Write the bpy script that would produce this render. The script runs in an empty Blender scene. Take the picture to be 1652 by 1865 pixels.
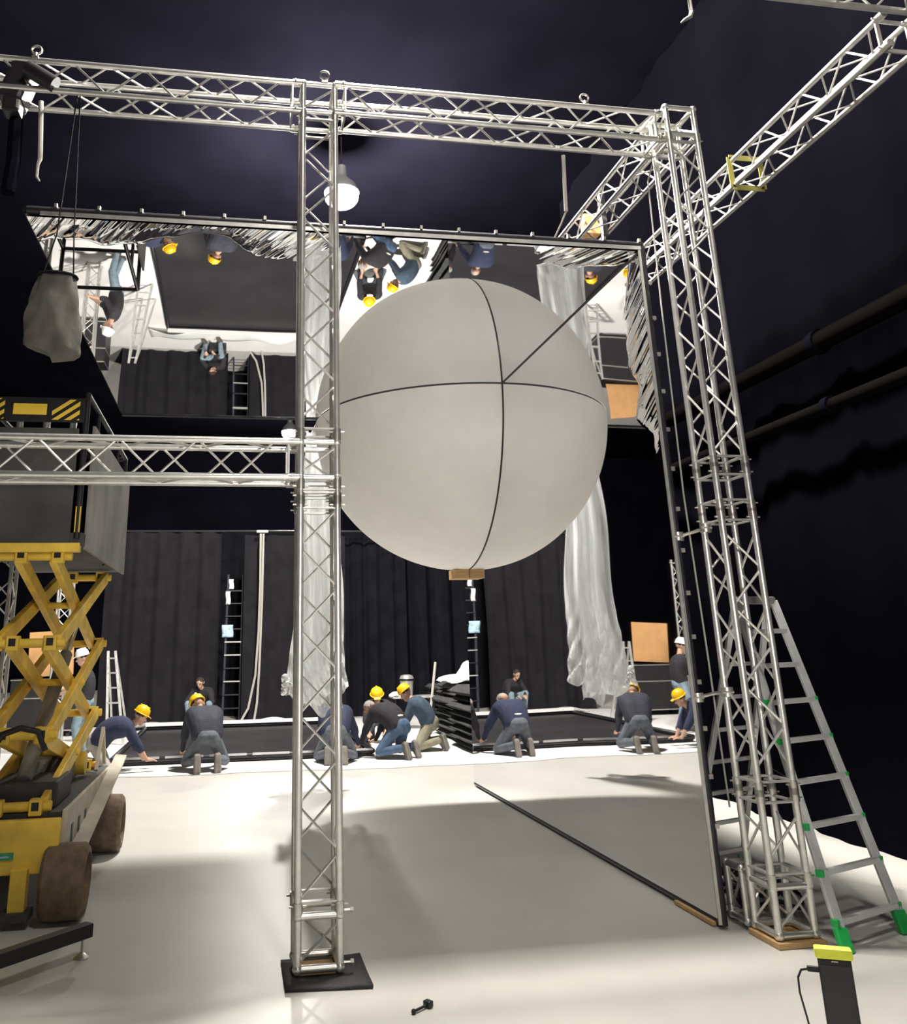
import bpy, bmesh, math, random
import numpy as np
from mathutils import Vector, Matrix

# ------------------------------------------------------------------ camera
IMG_W, IMG_H = 1652.0, 1865.0
FPX, PPX, PPY = 1536.5, 684.6, 704.2          # focal length and principal point in pixels (the photo is a crop)
YAW, PITCH, ROLL = -0.167, 0.2951, -0.0201
CAM_H = 1.8
scene = bpy.context.scene
COL = scene.collection


def cam_axes():
    r = np.array([math.cos(YAW), math.sin(YAW), 0.0])
    fw = np.array([-math.sin(YAW), math.cos(YAW), 0.0])
    up = np.array([0, 0, 1.0])
    fw2 = fw * math.cos(PITCH) + up * math.sin(PITCH)
    up2 = up * math.cos(PITCH) - fw * math.sin(PITCH)
    r3 = r * math.cos(ROLL) + up2 * math.sin(ROLL)
    up3 = up2 * math.cos(ROLL) - r * math.sin(ROLL)
    return r3, up3, fw2


AX_R, AX_U, AX_F = cam_axes()
CAM = np.array([0, 0, CAM_H])


def ray(x, y):
    return AX_R * (x - PPX) / FPX - AX_U * (y - PPY) / FPX + AX_F


def fl(x, y, z=0.0):                # a pixel on the horizontal plane z
    d = ray(x, y); return CAM + d * (z - CAM_H) / d[2]


def aty(x, y, Y):                   # a pixel on the plane at depth Y
    d = ray(x, y); return CAM + d * Y / d[1]


def atx(x, y, X):
    d = ray(x, y); return CAM + d * X / d[0]


cam_data = bpy.data.cameras.new('camera')
cam = bpy.data.objects.new('camera', cam_data)
COL.objects.link(cam)
cam_data.sensor_fit = 'HORIZONTAL'
cam_data.sensor_width = 36.0
cam_data.lens = FPX / IMG_W * 36.0
cam_data.shift_x = (IMG_W / 2 - PPX) / IMG_W
cam_data.shift_y = (PPY - IMG_H / 2) / IMG_W
cam_data.clip_end = 200
m = Matrix.Identity(4)
for i in range(3):
    m[i][0], m[i][1], m[i][2], m[i][3] = AX_R[i], AX_U[i], -AX_F[i], CAM[i]
cam.matrix_world = m
scene.camera = cam

# ------------------------------------------------------------------ world, exposure, house lights
world = bpy.data.worlds.new('world'); scene.world = world
world.use_nodes = True
world.node_tree.nodes['Background'].inputs[0].default_value = (0.55, 0.58, 0.75, 1)
world.node_tree.nodes['Background'].inputs[1].default_value = 0.02
scene.view_settings.view_transform = 'Standard'
scene.view_settings.look = 'None'
scene.view_settings.gamma = 1.0
scene.view_settings.use_curve_mapping = False
scene.view_settings.exposure = 0.15
scene.cycles.max_bounces = 10
scene.cycles.glossy_bounces = 8
scene.cycles.diffuse_bounces = 4
scene.cycles.transparent_max_bounces = 12
scene.cycles.sample_clamp_indirect = 60.0
scene.cycles.blur_glossy = .25

LAMP_Z = 10.0
LAMPS = [(1.10, .8, 450), (1.50, 6.0, 5400), (1.80, 14.14, 6300), (1.98, 32.1, 3000)]      # the row of high bay lamps: x, y, watts

WORK_LIGHT = (1.1, .8, 2.05)          # flood on a tripod beside the photographer: it throws the post's shadow back over the floor
WORK_AIM = (2.2, 10.4, 3.7)
WORK_WATTS = 520

# ------------------------------------------------------------------ helpers
V3 = Vector


class MB:
    """collects shapes of one mesh"""
    def __init__(self): self.v, self.f, self.mi = [], [], []

    def add(self, vs, fs, mi=0):
        o = len(self.v)
        self.v += [tuple(p) for p in vs]
        self.f += [tuple(i + o for i in q) for q in fs]
        self.mi += [mi] * len(fs)
        return self

    def box(self, c, s, R=None, mi=0):
        hx, hy, hz = s[0] / 2, s[1] / 2, s[2] / 2
        vs = [V3((x, y, z)) for x in (-hx, hx) for y in (-hy, hy) for z in (-hz, hz)]
        if R is not None: vs = [R @ p for p in vs]
        c = V3(c)
        return self.add([p + c for p in vs], [(0, 1, 3, 2), (4, 6, 7, 5), (0, 4, 5, 1), (2, 3, 7, 6), (0, 2, 6, 4), (1, 5, 7, 3)], mi)

    def bx(self, x0, x1, y0, y1, z0, z1, mi=0):
        return self.box(((x0 + x1) / 2, (y0 + y1) / 2, (z0 + z1) / 2), (abs(x1 - x0), abs(y1 - y0), abs(z1 - z0)), None, mi)

    def bar(self, a, b, w, h, up=(0, 0, 1), mi=0):
        a, b = V3(a), V3(b); d = b - a; L = d.length; d.normalize()
        s = d.cross(V3(up))
        if s.length < 1e-4: s = d.cross(V3((1, 0, 0)))
        s.normalize(); u = s.cross(d)
        R = Matrix((s, d, u)).transposed()
        return self.box((a + b) / 2, (w, L, h), R, mi)

    def cyl(self, a, b, r, n=10, r2=None, caps=True, mi=0):
        a, b = V3(a), V3(b); r2 = r if r2 is None else r2
        d = (b - a).normalized()
        s = d.cross(V3((0, 0, 1)))
        if s.length < 1e-3: s = V3((1, 0, 0))
        s.normalize(); u = s.cross(d)
        vs, fs = [], []
        for k in range(n):
            t = 2 * math.pi * k / n; e = s * math.cos(t) + u * math.sin(t)
            vs += [a + e * r, b + e * r2]
        for k in range(n):
            j = (k + 1) % n; fs.append((2 * k, 2 * j, 2 * j + 1, 2 * k + 1))
        if caps: fs += [tuple(2 * k for k in reversed(range(n))), tuple(2 * k + 1 for k in range(n))]
        return self.add(vs, fs, mi)

    def tube(self, pts, r, n=8, mi=0):
        pts = [V3(p) for p in pts]; vs, fs = [], []
        s = None
        for i, p in enumerate(pts):
            d = (pts[min(i + 1, len(pts) - 1)] - pts[max(i - 1, 0)]).normalized()
            if s is None:
                s = d.cross(V3((0, 0, 1)))
                if s.length < 1e-3: s = V3((1, 0, 0))
            s = (s - d * s.dot(d)).normalized(); u = s.cross(d)
            rr = r[i] if isinstance(r, (list, tuple)) else r
            for k in range(n):
                t = 2 * math.pi * k / n
                vs.append(p + (s * math.cos(t) + u * math.sin(t)) * rr)
        for i in range(len(pts) - 1):
            for k in range(n):
                j = (k + 1) % n
                fs.append((i * n + k, i * n + j, (i + 1) * n + j, (i + 1) * n + k))
        fs += [tuple(reversed(range(n))), tuple((len(pts) - 1) * n + k for k in range(n))]
        return self.add(vs, fs, mi)

    def lathe(self, prof, n=20, c=(0, 0, 0), R=None, mi=0):
        """prof: list of (radius, z) turned about local z"""
        c = V3(c); vs, fs = [], []
        for r, z in prof:
            for k in range(n):
                t = 2 * math.pi * k / n
                p = V3((r * math.cos(t), r * math.sin(t), z))
                vs.append((R @ p if R is not None else p) + c)
        for i in range(len(prof) - 1):
            for k in range(n):
                j = (k + 1) % n
                fs.append((i * n + k, i * n + j, (i + 1) * n + j, (i + 1) * n + k))
        return self.add(vs, fs, mi)

    def ball(self, c, r, n=12, m=8, sc=(1, 1, 1), R=None, mi=0):
        vs, fs = [], []; c = V3(c)
        for i in range(m + 1):
            ph = math.pi * i / m
            for k in range(n):
                t = 2 * math.pi * k / n
                p = V3((r * sc[0] * math.sin(ph) * math.cos(t), r * sc[1] * math.sin(ph) * math.sin(t), r * sc[2] * math.cos(ph)))
                vs.append((R @ p if R is not None else p) + c)
        for i in range(m):
            for k in range(n):
                j = (k + 1) % n
                fs.append((i * n + k, (i + 1) * n + k, (i + 1) * n + j, i * n + j))
        return self.add(vs, fs, mi)

    def grid(self, fn, nu, nv, mi=0):
        vs = [fn(i / nu, j / nv) for j in range(nv + 1) for i in range(nu + 1)]
        fs = [(j * (nu + 1) + i, j * (nu + 1) + i + 1, (j + 1) * (nu + 1) + i + 1, (j + 1) * (nu + 1) + i) for j in range(nv) for i in range(nu)]
        return self.add(vs, fs, mi)

    def mesh(self, name, mat, smooth=False):
        me = bpy.data.meshes.new(name)
        me.from_pydata(self.v, [], self.f)
        for x in (mat if isinstance(mat, (list, tuple)) else [mat]): me.materials.append(x)
        if any(self.mi): me.polygons.foreach_set('material_index', self.mi)
        if smooth: shade(me)
        me.update(); return me

    def build(self, name, mat, parent=None, smooth=False, bevel=0.0, solid=0.0, world_space=True):
        o = bpy.data.objects.new(name, self.mesh(name, mat, smooth))
        COL.objects.link(o)
        if parent is not None: put(o, parent, world_space)
        if bevel:
            b = o.modifiers.new('bevel', 'BEVEL'); b.width = bevel; b.segments = 2; b.limit_method = 'ANGLE'
        if solid:
            b = o.modifiers.new('solid', 'SOLIDIFY'); b.thickness = solid; b.offset = 0
        return o


def shade(me, ang=40):
    me.polygons.foreach_set('use_smooth', [True] * len(me.polygons))
    try: me.set_sharp_from_angle(angle=math.radians(ang))
    except Exception: pass


def put(o, parent, world_space=True):
    o.parent = parent
    if world_space: o.matrix_parent_inverse = parent.matrix_world.inverted()


def empty(name, loc=(0, 0, 0), M=None):
    e = bpy.data.objects.new(name, None); COL.objects.link(e); e.empty_display_size = 0.1
    e.matrix_world = M if M is not None else Matrix.Translation(V3(loc))
    return e


def tag(o, label=None, cat=None, group=None, kind=None):
    if label: o['label'] = label
    if cat: o['category'] = cat
    if group: o['group'] = group
    if kind: o['kind'] = kind
    return o


def thing(name, loc, label, cat, group=None, M=None):
    return tag(empty(name, loc, M), label, cat, group)


def inst(name, me, parent, loc=(0, 0, 0), rot=(0, 0, 0), sc=(1, 1, 1)):
    """a part sharing mesh data, placed in the parent's own space"""
    o = bpy.data.objects.new(name, me); COL.objects.link(o); o.parent = parent
    o.location, o.rotation_euler, o.scale = loc, rot, sc
    return o


# ------------------------------------------------------------------ materials
def mat(name, col, rough=0.5, metal=0.0, var=0.0, nscale=8.0, bump=0.0, bscale=60.0, emit=None, estr=0.0, alpha=1.0, spec=0.5, trans=0.0, streak=None):
    M = bpy.data.materials.new(name); M.use_nodes = True
    nt = M.node_tree; b = nt.nodes['Principled BSDF']
    b.inputs['Base Color'].default_value = (*col, 1)
    b.inputs['Roughness'].default_value = rough
    b.inputs['Metallic'].default_value = metal
    b.inputs['Alpha'].default_value = alpha
    b.inputs['Specular IOR Level'].default_value = spec
    b.inputs['Transmission Weight'].default_value = trans
    if emit:
        b.inputs['Emission Color'].default_value = (*emit, 1); b.inputs['Emission Strength'].default_value = estr
    if var or bump:
        tc = nt.nodes.new('ShaderNodeTexCoord')
        mp = nt.nodes.new('ShaderNodeMapping')
        nt.links.new(tc.outputs['Object'], mp.inputs['Vector'])
        if streak: mp.inputs['Scale'].default_value = streak
    if var:
        n = nt.nodes.new('ShaderNodeTexNoise'); n.inputs['Scale'].default_value = nscale; n.inputs['Detail'].default_value = 5
        r = nt.nodes.new('ShaderNodeMapRange')
        r.inputs['From Min'].default_value = .3; r.inputs['From Max'].default_value = .7
        r.inputs['To Min'].default_value = 1 - var; r.inputs['To Max'].default_value = 1 + var
        x = nt.nodes.new('ShaderNodeVectorMath'); x.operation = 'SCALE'; x.inputs[0].default_value = col
        nt.links.new(mp.outputs['Vector'], n.inputs['Vector'])
        nt.links.new(n.outputs['Fac'], r.inputs['Value'])
        nt.links.new(r.outputs['Result'], x.inputs['Scale'])
        nt.links.new(x.outputs['Vector'], b.inputs['Base Color'])
    if bump:
        n2 = nt.nodes.new('ShaderNodeTexNoise'); n2.inputs['Scale'].default_value = bscale; n2.inputs['Detail'].default_value = 3
        bp = nt.nodes.new('ShaderNodeBump'); bp.inputs['Strength'].default_value = bump; bp.inputs['Distance'].default_value = .02
        nt.links.new(mp.outputs['Vector'], n2.inputs['Vector'])
        nt.links.new(n2.outputs['Fac'], bp.inputs['Height'])
        nt.links.new(bp.outputs['Normal'], b.inputs['Normal'])
    return M


def film_mat(name, along, depth, edges):
    """mirror film: flat in the middle, pulled into fine radial wrinkles along its clamped edges.
    along/depth: local axis numbers; edges: list of (axis, position, reach, strength)"""
    M = bpy.data.materials.new(name); M.use_nodes = True
    nt = M.node_tree; b = nt.nodes['Principled BSDF']
    b.inputs['Base Color'].default_value = (.86, .86, .87, 1)
    b.inputs['Metallic'].default_value = 1.0; b.inputs['Roughness'].default_value = .015
    N = nt.nodes.new; L = nt.links.new
    geo = N('ShaderNodeNewGeometry'); sep = N('ShaderNodeSeparateXYZ'); L(geo.outputs['Position'], sep.inputs[0])
    total = None
    for ax, pos, reach, strength, other, lo, hi in edges:
        # distance from the edge -> weight
        d = N('ShaderNodeMath'); d.operation = 'SUBTRACT'; L(sep.outputs[ax], d.inputs[0]); d.inputs[1].default_value = pos
        a = N('ShaderNodeMath'); a.operation = 'ABSOLUTE'; L(d.outputs[0], a.inputs[0])
        # ragged reach
        nz = N('ShaderNodeTexNoise'); nz.noise_dimensions = '1D'; nz.inputs['Scale'].default_value = 1.1; L(sep.outputs[other], nz.inputs['W'])
        rr = N('ShaderNodeMath'); rr.operation = 'MULTIPLY_ADD'; L(nz.outputs['Fac'], rr.inputs[0]); rr.inputs[1].default_value = reach * 2.6; rr.inputs[2].default_value = -reach * .62
        mx = N('ShaderNodeMath'); mx.operation = 'MAXIMUM'; L(rr.outputs[0], mx.inputs[0]); mx.inputs[1].default_value = .05
        q = N('ShaderNodeMath'); q.operation = 'DIVIDE'; L(a.outputs[0], q.inputs[0]); L(mx.outputs[0], q.inputs[1])
        w = N('ShaderNodeMapRange'); w.interpolation_type = 'SMOOTHSTEP'
        w.inputs['From Min'].default_value = 1.0; w.inputs['From Max'].default_value = .25; w.inputs['To Min'].default_value = 0; w.inputs['To Max'].default_value = strength
        L(q.outputs[0], w.inputs['Value'])
        # only where the edge is slack
        zn = N('ShaderNodeMapRange'); zn.interpolation_type = 'SMOOTHSTEP'; zn.inputs['From Min'].default_value = lo; zn.inputs['From Max'].default_value = hi
        L(sep.outputs[other], zn.inputs['Value'])
        ww = N('ShaderNodeMath'); ww.operation = 'MULTIPLY'; L(w.outputs['Result'], ww.inputs[0]); L(zn.outputs['Result'], ww.inputs[1])
        # fine pleats running away from the edge, slightly slanted
        sl = N('ShaderNodeMath'); sl.operation = 'MULTIPLY_ADD'; L(d.outputs[0], sl.inputs[0]); sl.inputs[1].default_value = .55; L(sep.outputs[other], sl.inputs[2])
        pn = N('ShaderNodeTexNoise'); pn.noise_dimensions = '1D'; pn.inputs['Scale'].default_value = 9.0; pn.inputs['Detail'].default_value = 1.5; L(sl.outputs[0], pn.inputs['W'])
        c = N('ShaderNodeMath'); c.operation = 'MULTIPLY'; L(pn.outputs['Fac'], c.inputs[0]); L(ww.outputs[0], c.inputs[1])
        if total is None: total = c
        else:
            s = N('ShaderNodeMath'); s.operation = 'ADD'; L(total.outputs[0], s.inputs[0]); L(c.outputs[0], s.inputs[1]); total = s
    # a slow swell over the whole sheet
    big = N('ShaderNodeTexNoise'); big.inputs['Scale'].default_value = .35; big.inputs['Detail'].default_value = 0; L(geo.outputs['Position'], big.inputs['Vector'])
    bm = N('ShaderNodeMath'); bm.operation = 'MULTIPLY_ADD'; L(big.outputs['Fac'], bm.inputs[0]); bm.inputs[1].default_value = .02; L(total.outputs[0], bm.inputs[2])
    bp = N('ShaderNodeBump'); bp.inputs['Strength'].default_value = 1.0; bp.inputs['Distance'].default_value = 1.0
    L(bm.outputs[0], bp.inputs['Height']); L(bp.outputs['Normal'], b.inputs['Normal'])
    return M


def plastic_mat(name, col, alpha, rough):
    """thin clear-to-milky polythene: a mix of see-through and glossy film, milkier in its folds"""
    M = bpy.data.materials.new(name); M.use_nodes = True
    nt = M.node_tree; N = nt.nodes.new; L = nt.links.new
    b = nt.nodes['Principled BSDF']
    b.inputs['Base Color'].default_value = (*col, 1); b.inputs['Roughness'].default_value = rough
    b.inputs['Specular IOR Level'].default_value = .9
    tc = N('ShaderNodeTexCoord'); mp = N('ShaderNodeMapping'); mp.inputs['Scale'].default_value = (4, 4, .35)
    n = N('ShaderNodeTexNoise'); n.inputs['Scale'].default_value = 1.6; n.inputs['Detail'].default_value = 3
    L(tc.outputs['Object'], mp.inputs['Vector']); L(mp.outputs['Vector'], n.inputs['Vector'])
    r = N('ShaderNodeMapRange'); r.inputs['From Min'].default_value = .35; r.inputs['From Max'].default_value = .65
    r.inputs['To Min'].default_value = alpha * .55; r.inputs['To Max'].default_value = min(1, alpha * 1.3)
    L(n.outputs['Fac'], r.inputs['Value'])
    tl = N('ShaderNodeBsdfTranslucent'); tl.inputs['Color'].default_value = (*col, 1)
    tp = N('ShaderNodeBsdfTransparent'); m1 = N('ShaderNodeMixShader'); m1.inputs[0].default_value = .5
    m2 = N('ShaderNodeMixShader'); out = nt.nodes['Material Output']
    L(b.outputs[0], m1.inputs[1]); L(tl.outputs[0], m1.inputs[2])
    L(r.outputs['Result'], m2.inputs[0]); L(tp.outputs[0], m2.inputs[1]); L(m1.outputs[0], m2.inputs[2]); L(m2.outputs[0], out.inputs['Surface'])
    bp = N('ShaderNodeBump'); bp.inputs['Strength'].default_value = .25; bp.inputs['Distance'].default_value = .05
    L(n.outputs['Fac'], bp.inputs['Height']); L(bp.outputs['Normal'], b.inputs['Normal'])
    return M


MT = dict(
    floor=mat('floor_paint', (.55, .535, .50), .42, var=.05, nscale=1.2, bump=.03, bscale=40),
    vinyl=mat('white_vinyl', (.86, .85, .83), .45, var=.03, nscale=2),
    hall=mat('hall_black_paint', (.0042, .004, .007), .95, var=.25, nscale=.6, spec=.0),
    mask=mat('black_masking_cloth', (.0022, .0021, .0034), .95, var=.25, nscale=.6, spec=.0),
    ladder=mat('ladder_aluminium', (.70, .71, .70), .42, .3, var=.08, nscale=12),
    drape=mat('black_stage_cloth', (.008, .0076, .0105), .95, var=.25, nscale=3, spec=.05, bump=.15, bscale=150),
    drape2=mat('grey_lining_cloth', (.016, .0152, .018), .95, var=.2, nscale=3, spec=.05, bump=.15, bscale=150),
    alu=mat('aluminium_tube', (.73, .72, .69), .34, .8, var=.10, nscale=14, bump=.04, bscale=80),
    aludark=mat('aluminium_weathered', (.55, .54, .52), .45, .6, var=.18, nscale=10),
    steel=mat('zinc_steel', (.60, .58, .54), .35, .9, var=.15, nscale=20),
    frame=mat('black_frame_tube', (.025, .024, .028), .35, .3, var=.2, nscale=10),
    lip=mat('clamp_rail', (.55, .54, .55), .25, 1.0),
    globe=mat('white_globe_fabric', (.90, .88, .85), .85, var=.02, nscale=4, bump=.05, bscale=200),
    seam=mat('dark_seam_gap', (.07, .067, .07), .8),
    wood=mat('raw_plywood', (.52, .33, .15), .7, var=.15, nscale=6, streak=(1, 12, 12)),
    card=mat('brown_cardboard', (.55, .30, .12), .8, var=.08, nscale=5),
    yellow=mat('lift_yellow_paint', (.86, .58, .075), .5, var=.22, nscale=4, bump=.05, bscale=25),
    yellow2=mat('warning_yellow', (.85, .58, .06), .45, var=.05),
    black=mat('black_plastic', (.014, .013, .015), .45, var=.2, nscale=9),
    rubber=mat('black_rubber', (.035, .033, .035), .8, var=.2, nscale=12, bump=.1, bscale=50),
    tyre=mat('worn_brown_tyre', (.16, .11, .07), .8, var=.3, nscale=14, bump=.2, bscale=40),
    grime=mat('dirty_grey_board', (.22, .21, .195), .8, var=.35, nscale=2.2, bump=.1, bscale=12),
    darkboard=mat('dark_dirty_board', (.06, .058, .055), .75, var=.4, nscale=2.5),
    sidegrey=mat('lift_side_cream', (.52, .47, .38), .6, var=.25, nscale=4),
    greenl=mat('green_sticker', (.05, .35, .16), .4, var=.3, nscale=60),
    greenp=mat('green_plastic', (.02, .42, .09), .45),
    bag=mat('grey_canvas_bag', (.13, .12, .105), .9, var=.35, nscale=5, bump=.25, bscale=14),
    plastic=plastic_mat('clear_polythene', (.90, .92, .92), .78, .22),
    crumple=mat('silver_crumpled_film', (.9, .9, .9), .25, .4, bump=.8, bscale=14),
    white=mat('white_paper', (.85, .85, .83), .7),
    bluew=mat('pale_blue_plastic', (.45, .66, .78), .5, var=.3, nscale=20),
    rope=mat('grey_webbing', (.42, .40, .37), .85),
    chain=mat('dark_chain', (.008, .008, .008), .8, .0, spec=.1),
    cable=mat('black_cable', (.015, .015, .015), .5),
    skin=mat('skin', (.55, .33, .23), .55, var=.06),
    navy=mat('navy_cotton', (.028, .034, .075), .9, var=.2, nscale=10),
    blacktop=mat('black_jersey', (.022, .020, .024), .9, var=.2, nscale=10),
    bluetop=mat('slate_blue_jersey', (.055, .085, .125), .9, var=.2, nscale=10),
    jacket=mat('dark_blue_jacket', (.030, .033, .050), .8, var=.25, nscale=10),
    jeans=mat('blue_jeans', (.07, .115, .19), .9, var=.25, nscale=12),
    greyjeans=mat('grey_work_trousers', (.125, .14, .165), .9, var=.25, nscale=12),
    khaki=mat('khaki_trousers', (.27, .25, .18), .9, var=.2, nscale=12),
    paletrs=mat('pale_grey_trousers', (.40, .38, .34), .9, var=.2, nscale=12),
    palejeans=mat('pale_blue_jeans', (.22, .30, .35), .9, var=.2, nscale=12),
    shoe=mat('work_shoe', (.09, .08, .07), .8, var=.3, nscale=20),
    sole=mat('grey_shoe_sole', (.22, .20, .18), .8, var=.2),
    hair=mat('dark_hair', (.03, .02, .015), .8),
    greyhair=mat('grey_hair', (.30, .29, .28), .8),
    helmy=mat('yellow_helmet_shell', (.95, .55, .015), .3),
    helmw=mat('white_helmet_shell', (.9, .88, .84), .35),
    phoneb=mat('phone_black', (.012, .012, .014), .3),
    screen=mat('phone_glass', (.03, .028, .034), .12),
    yclamp=mat('neon_yellow_clamp', (.85, .9, .08), .5),
    red=mat('red_plastic', (.8, .02, .06), .4),
    bucket=mat('galvanised_bucket', (.62, .61, .58), .4, .6, var=.2, nscale=12),
    glow=mat('lamp_glass', (1, 1, 1), .4, emit=(1.0, .93, .82), estr=60),
    housing=mat('lamp_housing', (.5, .5, .5), .4, .8),
    foldcloth=mat('folded_black_cloth', (.045, .045, .045), .95, var=.3, nscale=9, bump=.3, bscale=20),
    film_bed=mat('dark_film_cover', (.03, .028, .031), .5, var=.12, nscale=1.5),
)
XM, ZC, YF, YB = 3.15, 4.785, 5.77, 11.62        # mirror plane, film ceiling, its front and back edge
zc = lambda y: ZC + .004 * (y - YF)               # the overhead film rises a little towards the back
MT['film_top'] = film_mat('mirror_film_overhead', 0, 1, [(1, YF, .55, .05, 0, .75, .2), (1, YF, .6, .05, 0, 2.3, 2.6)])
MT['film_side'] = film_mat('mirror_film_upright', 1, 2, [(1, YF, .45, .04, 2, 3.0, 3.5)])

# ------------------------------------------------------------------ the hall
def struct(name, mb, m, parent=None):
    o = mb.build(name, m, parent)
    if parent is None: o['kind'] = 'structure'
    return o


HX0, HX1, HY0, HY1, HZ = -16.0, 9.0, -10.0, 42.0, 11.2
f_ = struct('floor', MB().bx(HX0, HX1, HY0, HY1, -.2, 0), MT['floor'])
tag(f_, 'pale grey painted floor of the hall', 'floor')
tag(struct('ceiling', MB().bx(HX0, HX1, HY0, HY1, HZ, HZ + .2), MT['hall']), 'black hall ceiling above the rig', 'ceiling')
tag(struct('wall_back', MB().bx(HX0, HX1, HY1, HY1 + .2, 0, HZ), MT['hall']), 'black far wall of the hall', 'wall')
tag(struct('wall_front', MB().bx(HX0, HX1, HY0 - .2, HY0, 0, HZ), MT['hall']), 'black wall at the entrance end of the hall', 'wall')
tag(struct('wall_left', MB().bx(HX0 - .2, HX0, HY0, HY1, 0, HZ), MT['hall']), 'black side wall beyond the scissor lift', 'wall')
tag(struct('wall_right', MB().bx(HX1, HX1 + .2, HY0, HY1, 0, HZ), MT['hall']), 'black side wall beyond the aluminium ladder', 'wall')

# white vinyl laid on the far part of the floor
vy = MB()
def vin(u, v):
    x = -7 + u * 13.2
    front = 13.72 - .055 * x + .05 * math.sin(x * 2.3) + .03 * math.sin(x * 7)
    return (x, front + v * (22.4 - front), .006)
vy.grid(vin, 60, 6)
o = vy.build('vinyl_sheet', MT['vinyl'], solid=.008)
tag(o, 'white vinyl flooring laid around the kneeling workers', 'flooring')


def curtain(name, label, p0, p1, z0, z1, amp, wl, seed, m, group=None, cat='curtain', lean=0.0):
    rnd = random.Random(seed)
    p0, p1 = V3((*p0, 0)), V3((*p1, 0)); d = p1 - p0; Lw = d.length; d.normalize(); nrm = V3((d.y, -d.x, 0))
    n = int(Lw / .045)
    ph, xs = 0, []
    phs = [rnd.uniform(0, 6.28) for _ in range(4)]
    def fn(u, v):
        s = u * Lw
        w = (math.sin(2 * math.pi * s / wl + phs[0] + 1.3 * math.sin(s * 1.1 + phs[1])) + .5 * math.sin(2 * math.pi * s / (wl * .43) + phs[2]))
        k = amp * (.75 + .5 * (1 - v)) * (1 + .5 * math.sin(s * .7 + phs[3]))
        p = p0 + d * s + nrm * (w * k + lean * (1 - v))
        return (p.x, p.y, z0 + (z1 - z0) * v)
    o = MB().grid(fn, n, 10).build(name, m, smooth=True)
    tag(o, label, cat, group)
    return o

# ------------------------------------------------------------------ drapes of the hall
curtain('stage_curtain', 'black pleated stage curtain behind the seated man, hung from a bar', (-3.2, 22.6), (-.35, 22.6), 0, 4.66, .07, .62, 3, MT['drape2'], 'black curtains across the far end')
curtain('stage_curtain', 'smooth black curtain beside the hanging webbing strap', (.25, 22.7), (2.9, 22.7), 0, 4.62, .045, .8, 8, MT['drape2'], 'black curtains across the far end')
curtain('stage_curtain', 'black pleated curtain behind the bucket and table', (2.6, 23.1), (4.6, 23.1), 0, 4.62, .08, .5, 21, MT['drape'], 'black curtains across the far end')
curtain('stage_curtain', 'deep black curtain behind the stacked black cloth', (4.5, 23.5), (8.4, 23.3), 0, 4.62, .09, .7, 33, MT['drape'], 'black curtains across the far end')
curtain('stage_curtain', 'plain black backing drape added to darken the gaps of the other curtains', (-3.2, 24.6), (8.6, 24.6), 0, 4.9, .05, .9, 44, MT['drape'], 'black curtains across the far end')  # added backing, blacks out the bright floor showing through the curtain gaps
curtain('side_curtain', 'tall black masking drape beside the aluminium ladder', (5.65, 13.0), (5.45, 3.2), 0, 9.4, .03, 1.1, 5, MT['mask'])
bar_ = MB().cyl((-3.4, 22.6, 4.68), (8.6, 22.6, 4.68), .03, 8).build('curtain_bar', MT['frame'])
tag(bar_, 'long black bar carrying the black curtains', 'curtain bar')
for k, (za, lab) in enumerate(((3.75, 'lower dull service pipe running along the masking drape'), (4.35, 'upper dull service pipe running along the masking drape'))):
    pp = thing('service_pipe', (5.3, 8, za), lab, 'pipe', 'service pipes along the side')
    MB().cyl((5.2, 2.4, za), (5.2, 12.5, za), .06 + .03 * k, 12).build('pipe', mat('dull_brown_pipe%d' % k, (.0042, .0036, .0034), .9, spec=.0), pp, smooth=True)
    for y in (3.5, 6.5, 9.5, 12):
        MB().cyl((5.2, y - .04, za), (5.2, y + .04, za), .085 + .03 * k, 12).build('pipe_clamp', MT['hall'], pp, smooth=True)

# ------------------------------------------------------------------ house lamps
for LAMP_X, ly, lw in LAMPS:
    t = thing('high_bay_lamp', (LAMP_X, ly, LAMP_Z), {14.14: 'bright round high bay lamp hanging just behind the post above the overhead mirror', 32.1: 'small far high bay lamp glowing just over the low crossbeam', 6.0: 'high bay lamp hanging directly above the top beams of the frame', .8: 'high bay lamp hanging above the tripod flood lamp'}[ly], 'lamp', 'row of high bay lamps')
    lz = LAMP_Z - (.22 if ly > 30 else 0)
    MB().lathe([(.0, .55), (.09, .55), (.10, .35), (.12, .30), (.26, .16), (.33, 0), (.335, -.02), (.31, -.01), (.24, .14), (.0, .2)], 24, (LAMP_X, ly, lz)).build('housing', MT['housing'], t, smooth=True)
    MB().cyl((LAMP_X, ly, lz + .5), (LAMP_X, ly, HZ), .015, 6).build('stem', MT['frame'], t)
    MB().ball((LAMP_X, ly, lz - .10), .32, 20, 10, (1, 1, .72)).build('bulb_glass', MT['glow'], t, smooth=True)
    ld = bpy.data.lights.new('lamp_light', 'POINT'); ld.energy = lw; ld.color = (1.0, .955, .88); ld.shadow_soft_size = .28
    lo = bpy.data.objects.new('lamp_light', ld); COL.objects.link(lo); lo.location = (LAMP_X, ly, lz - .55); put(lo, t)

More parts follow.
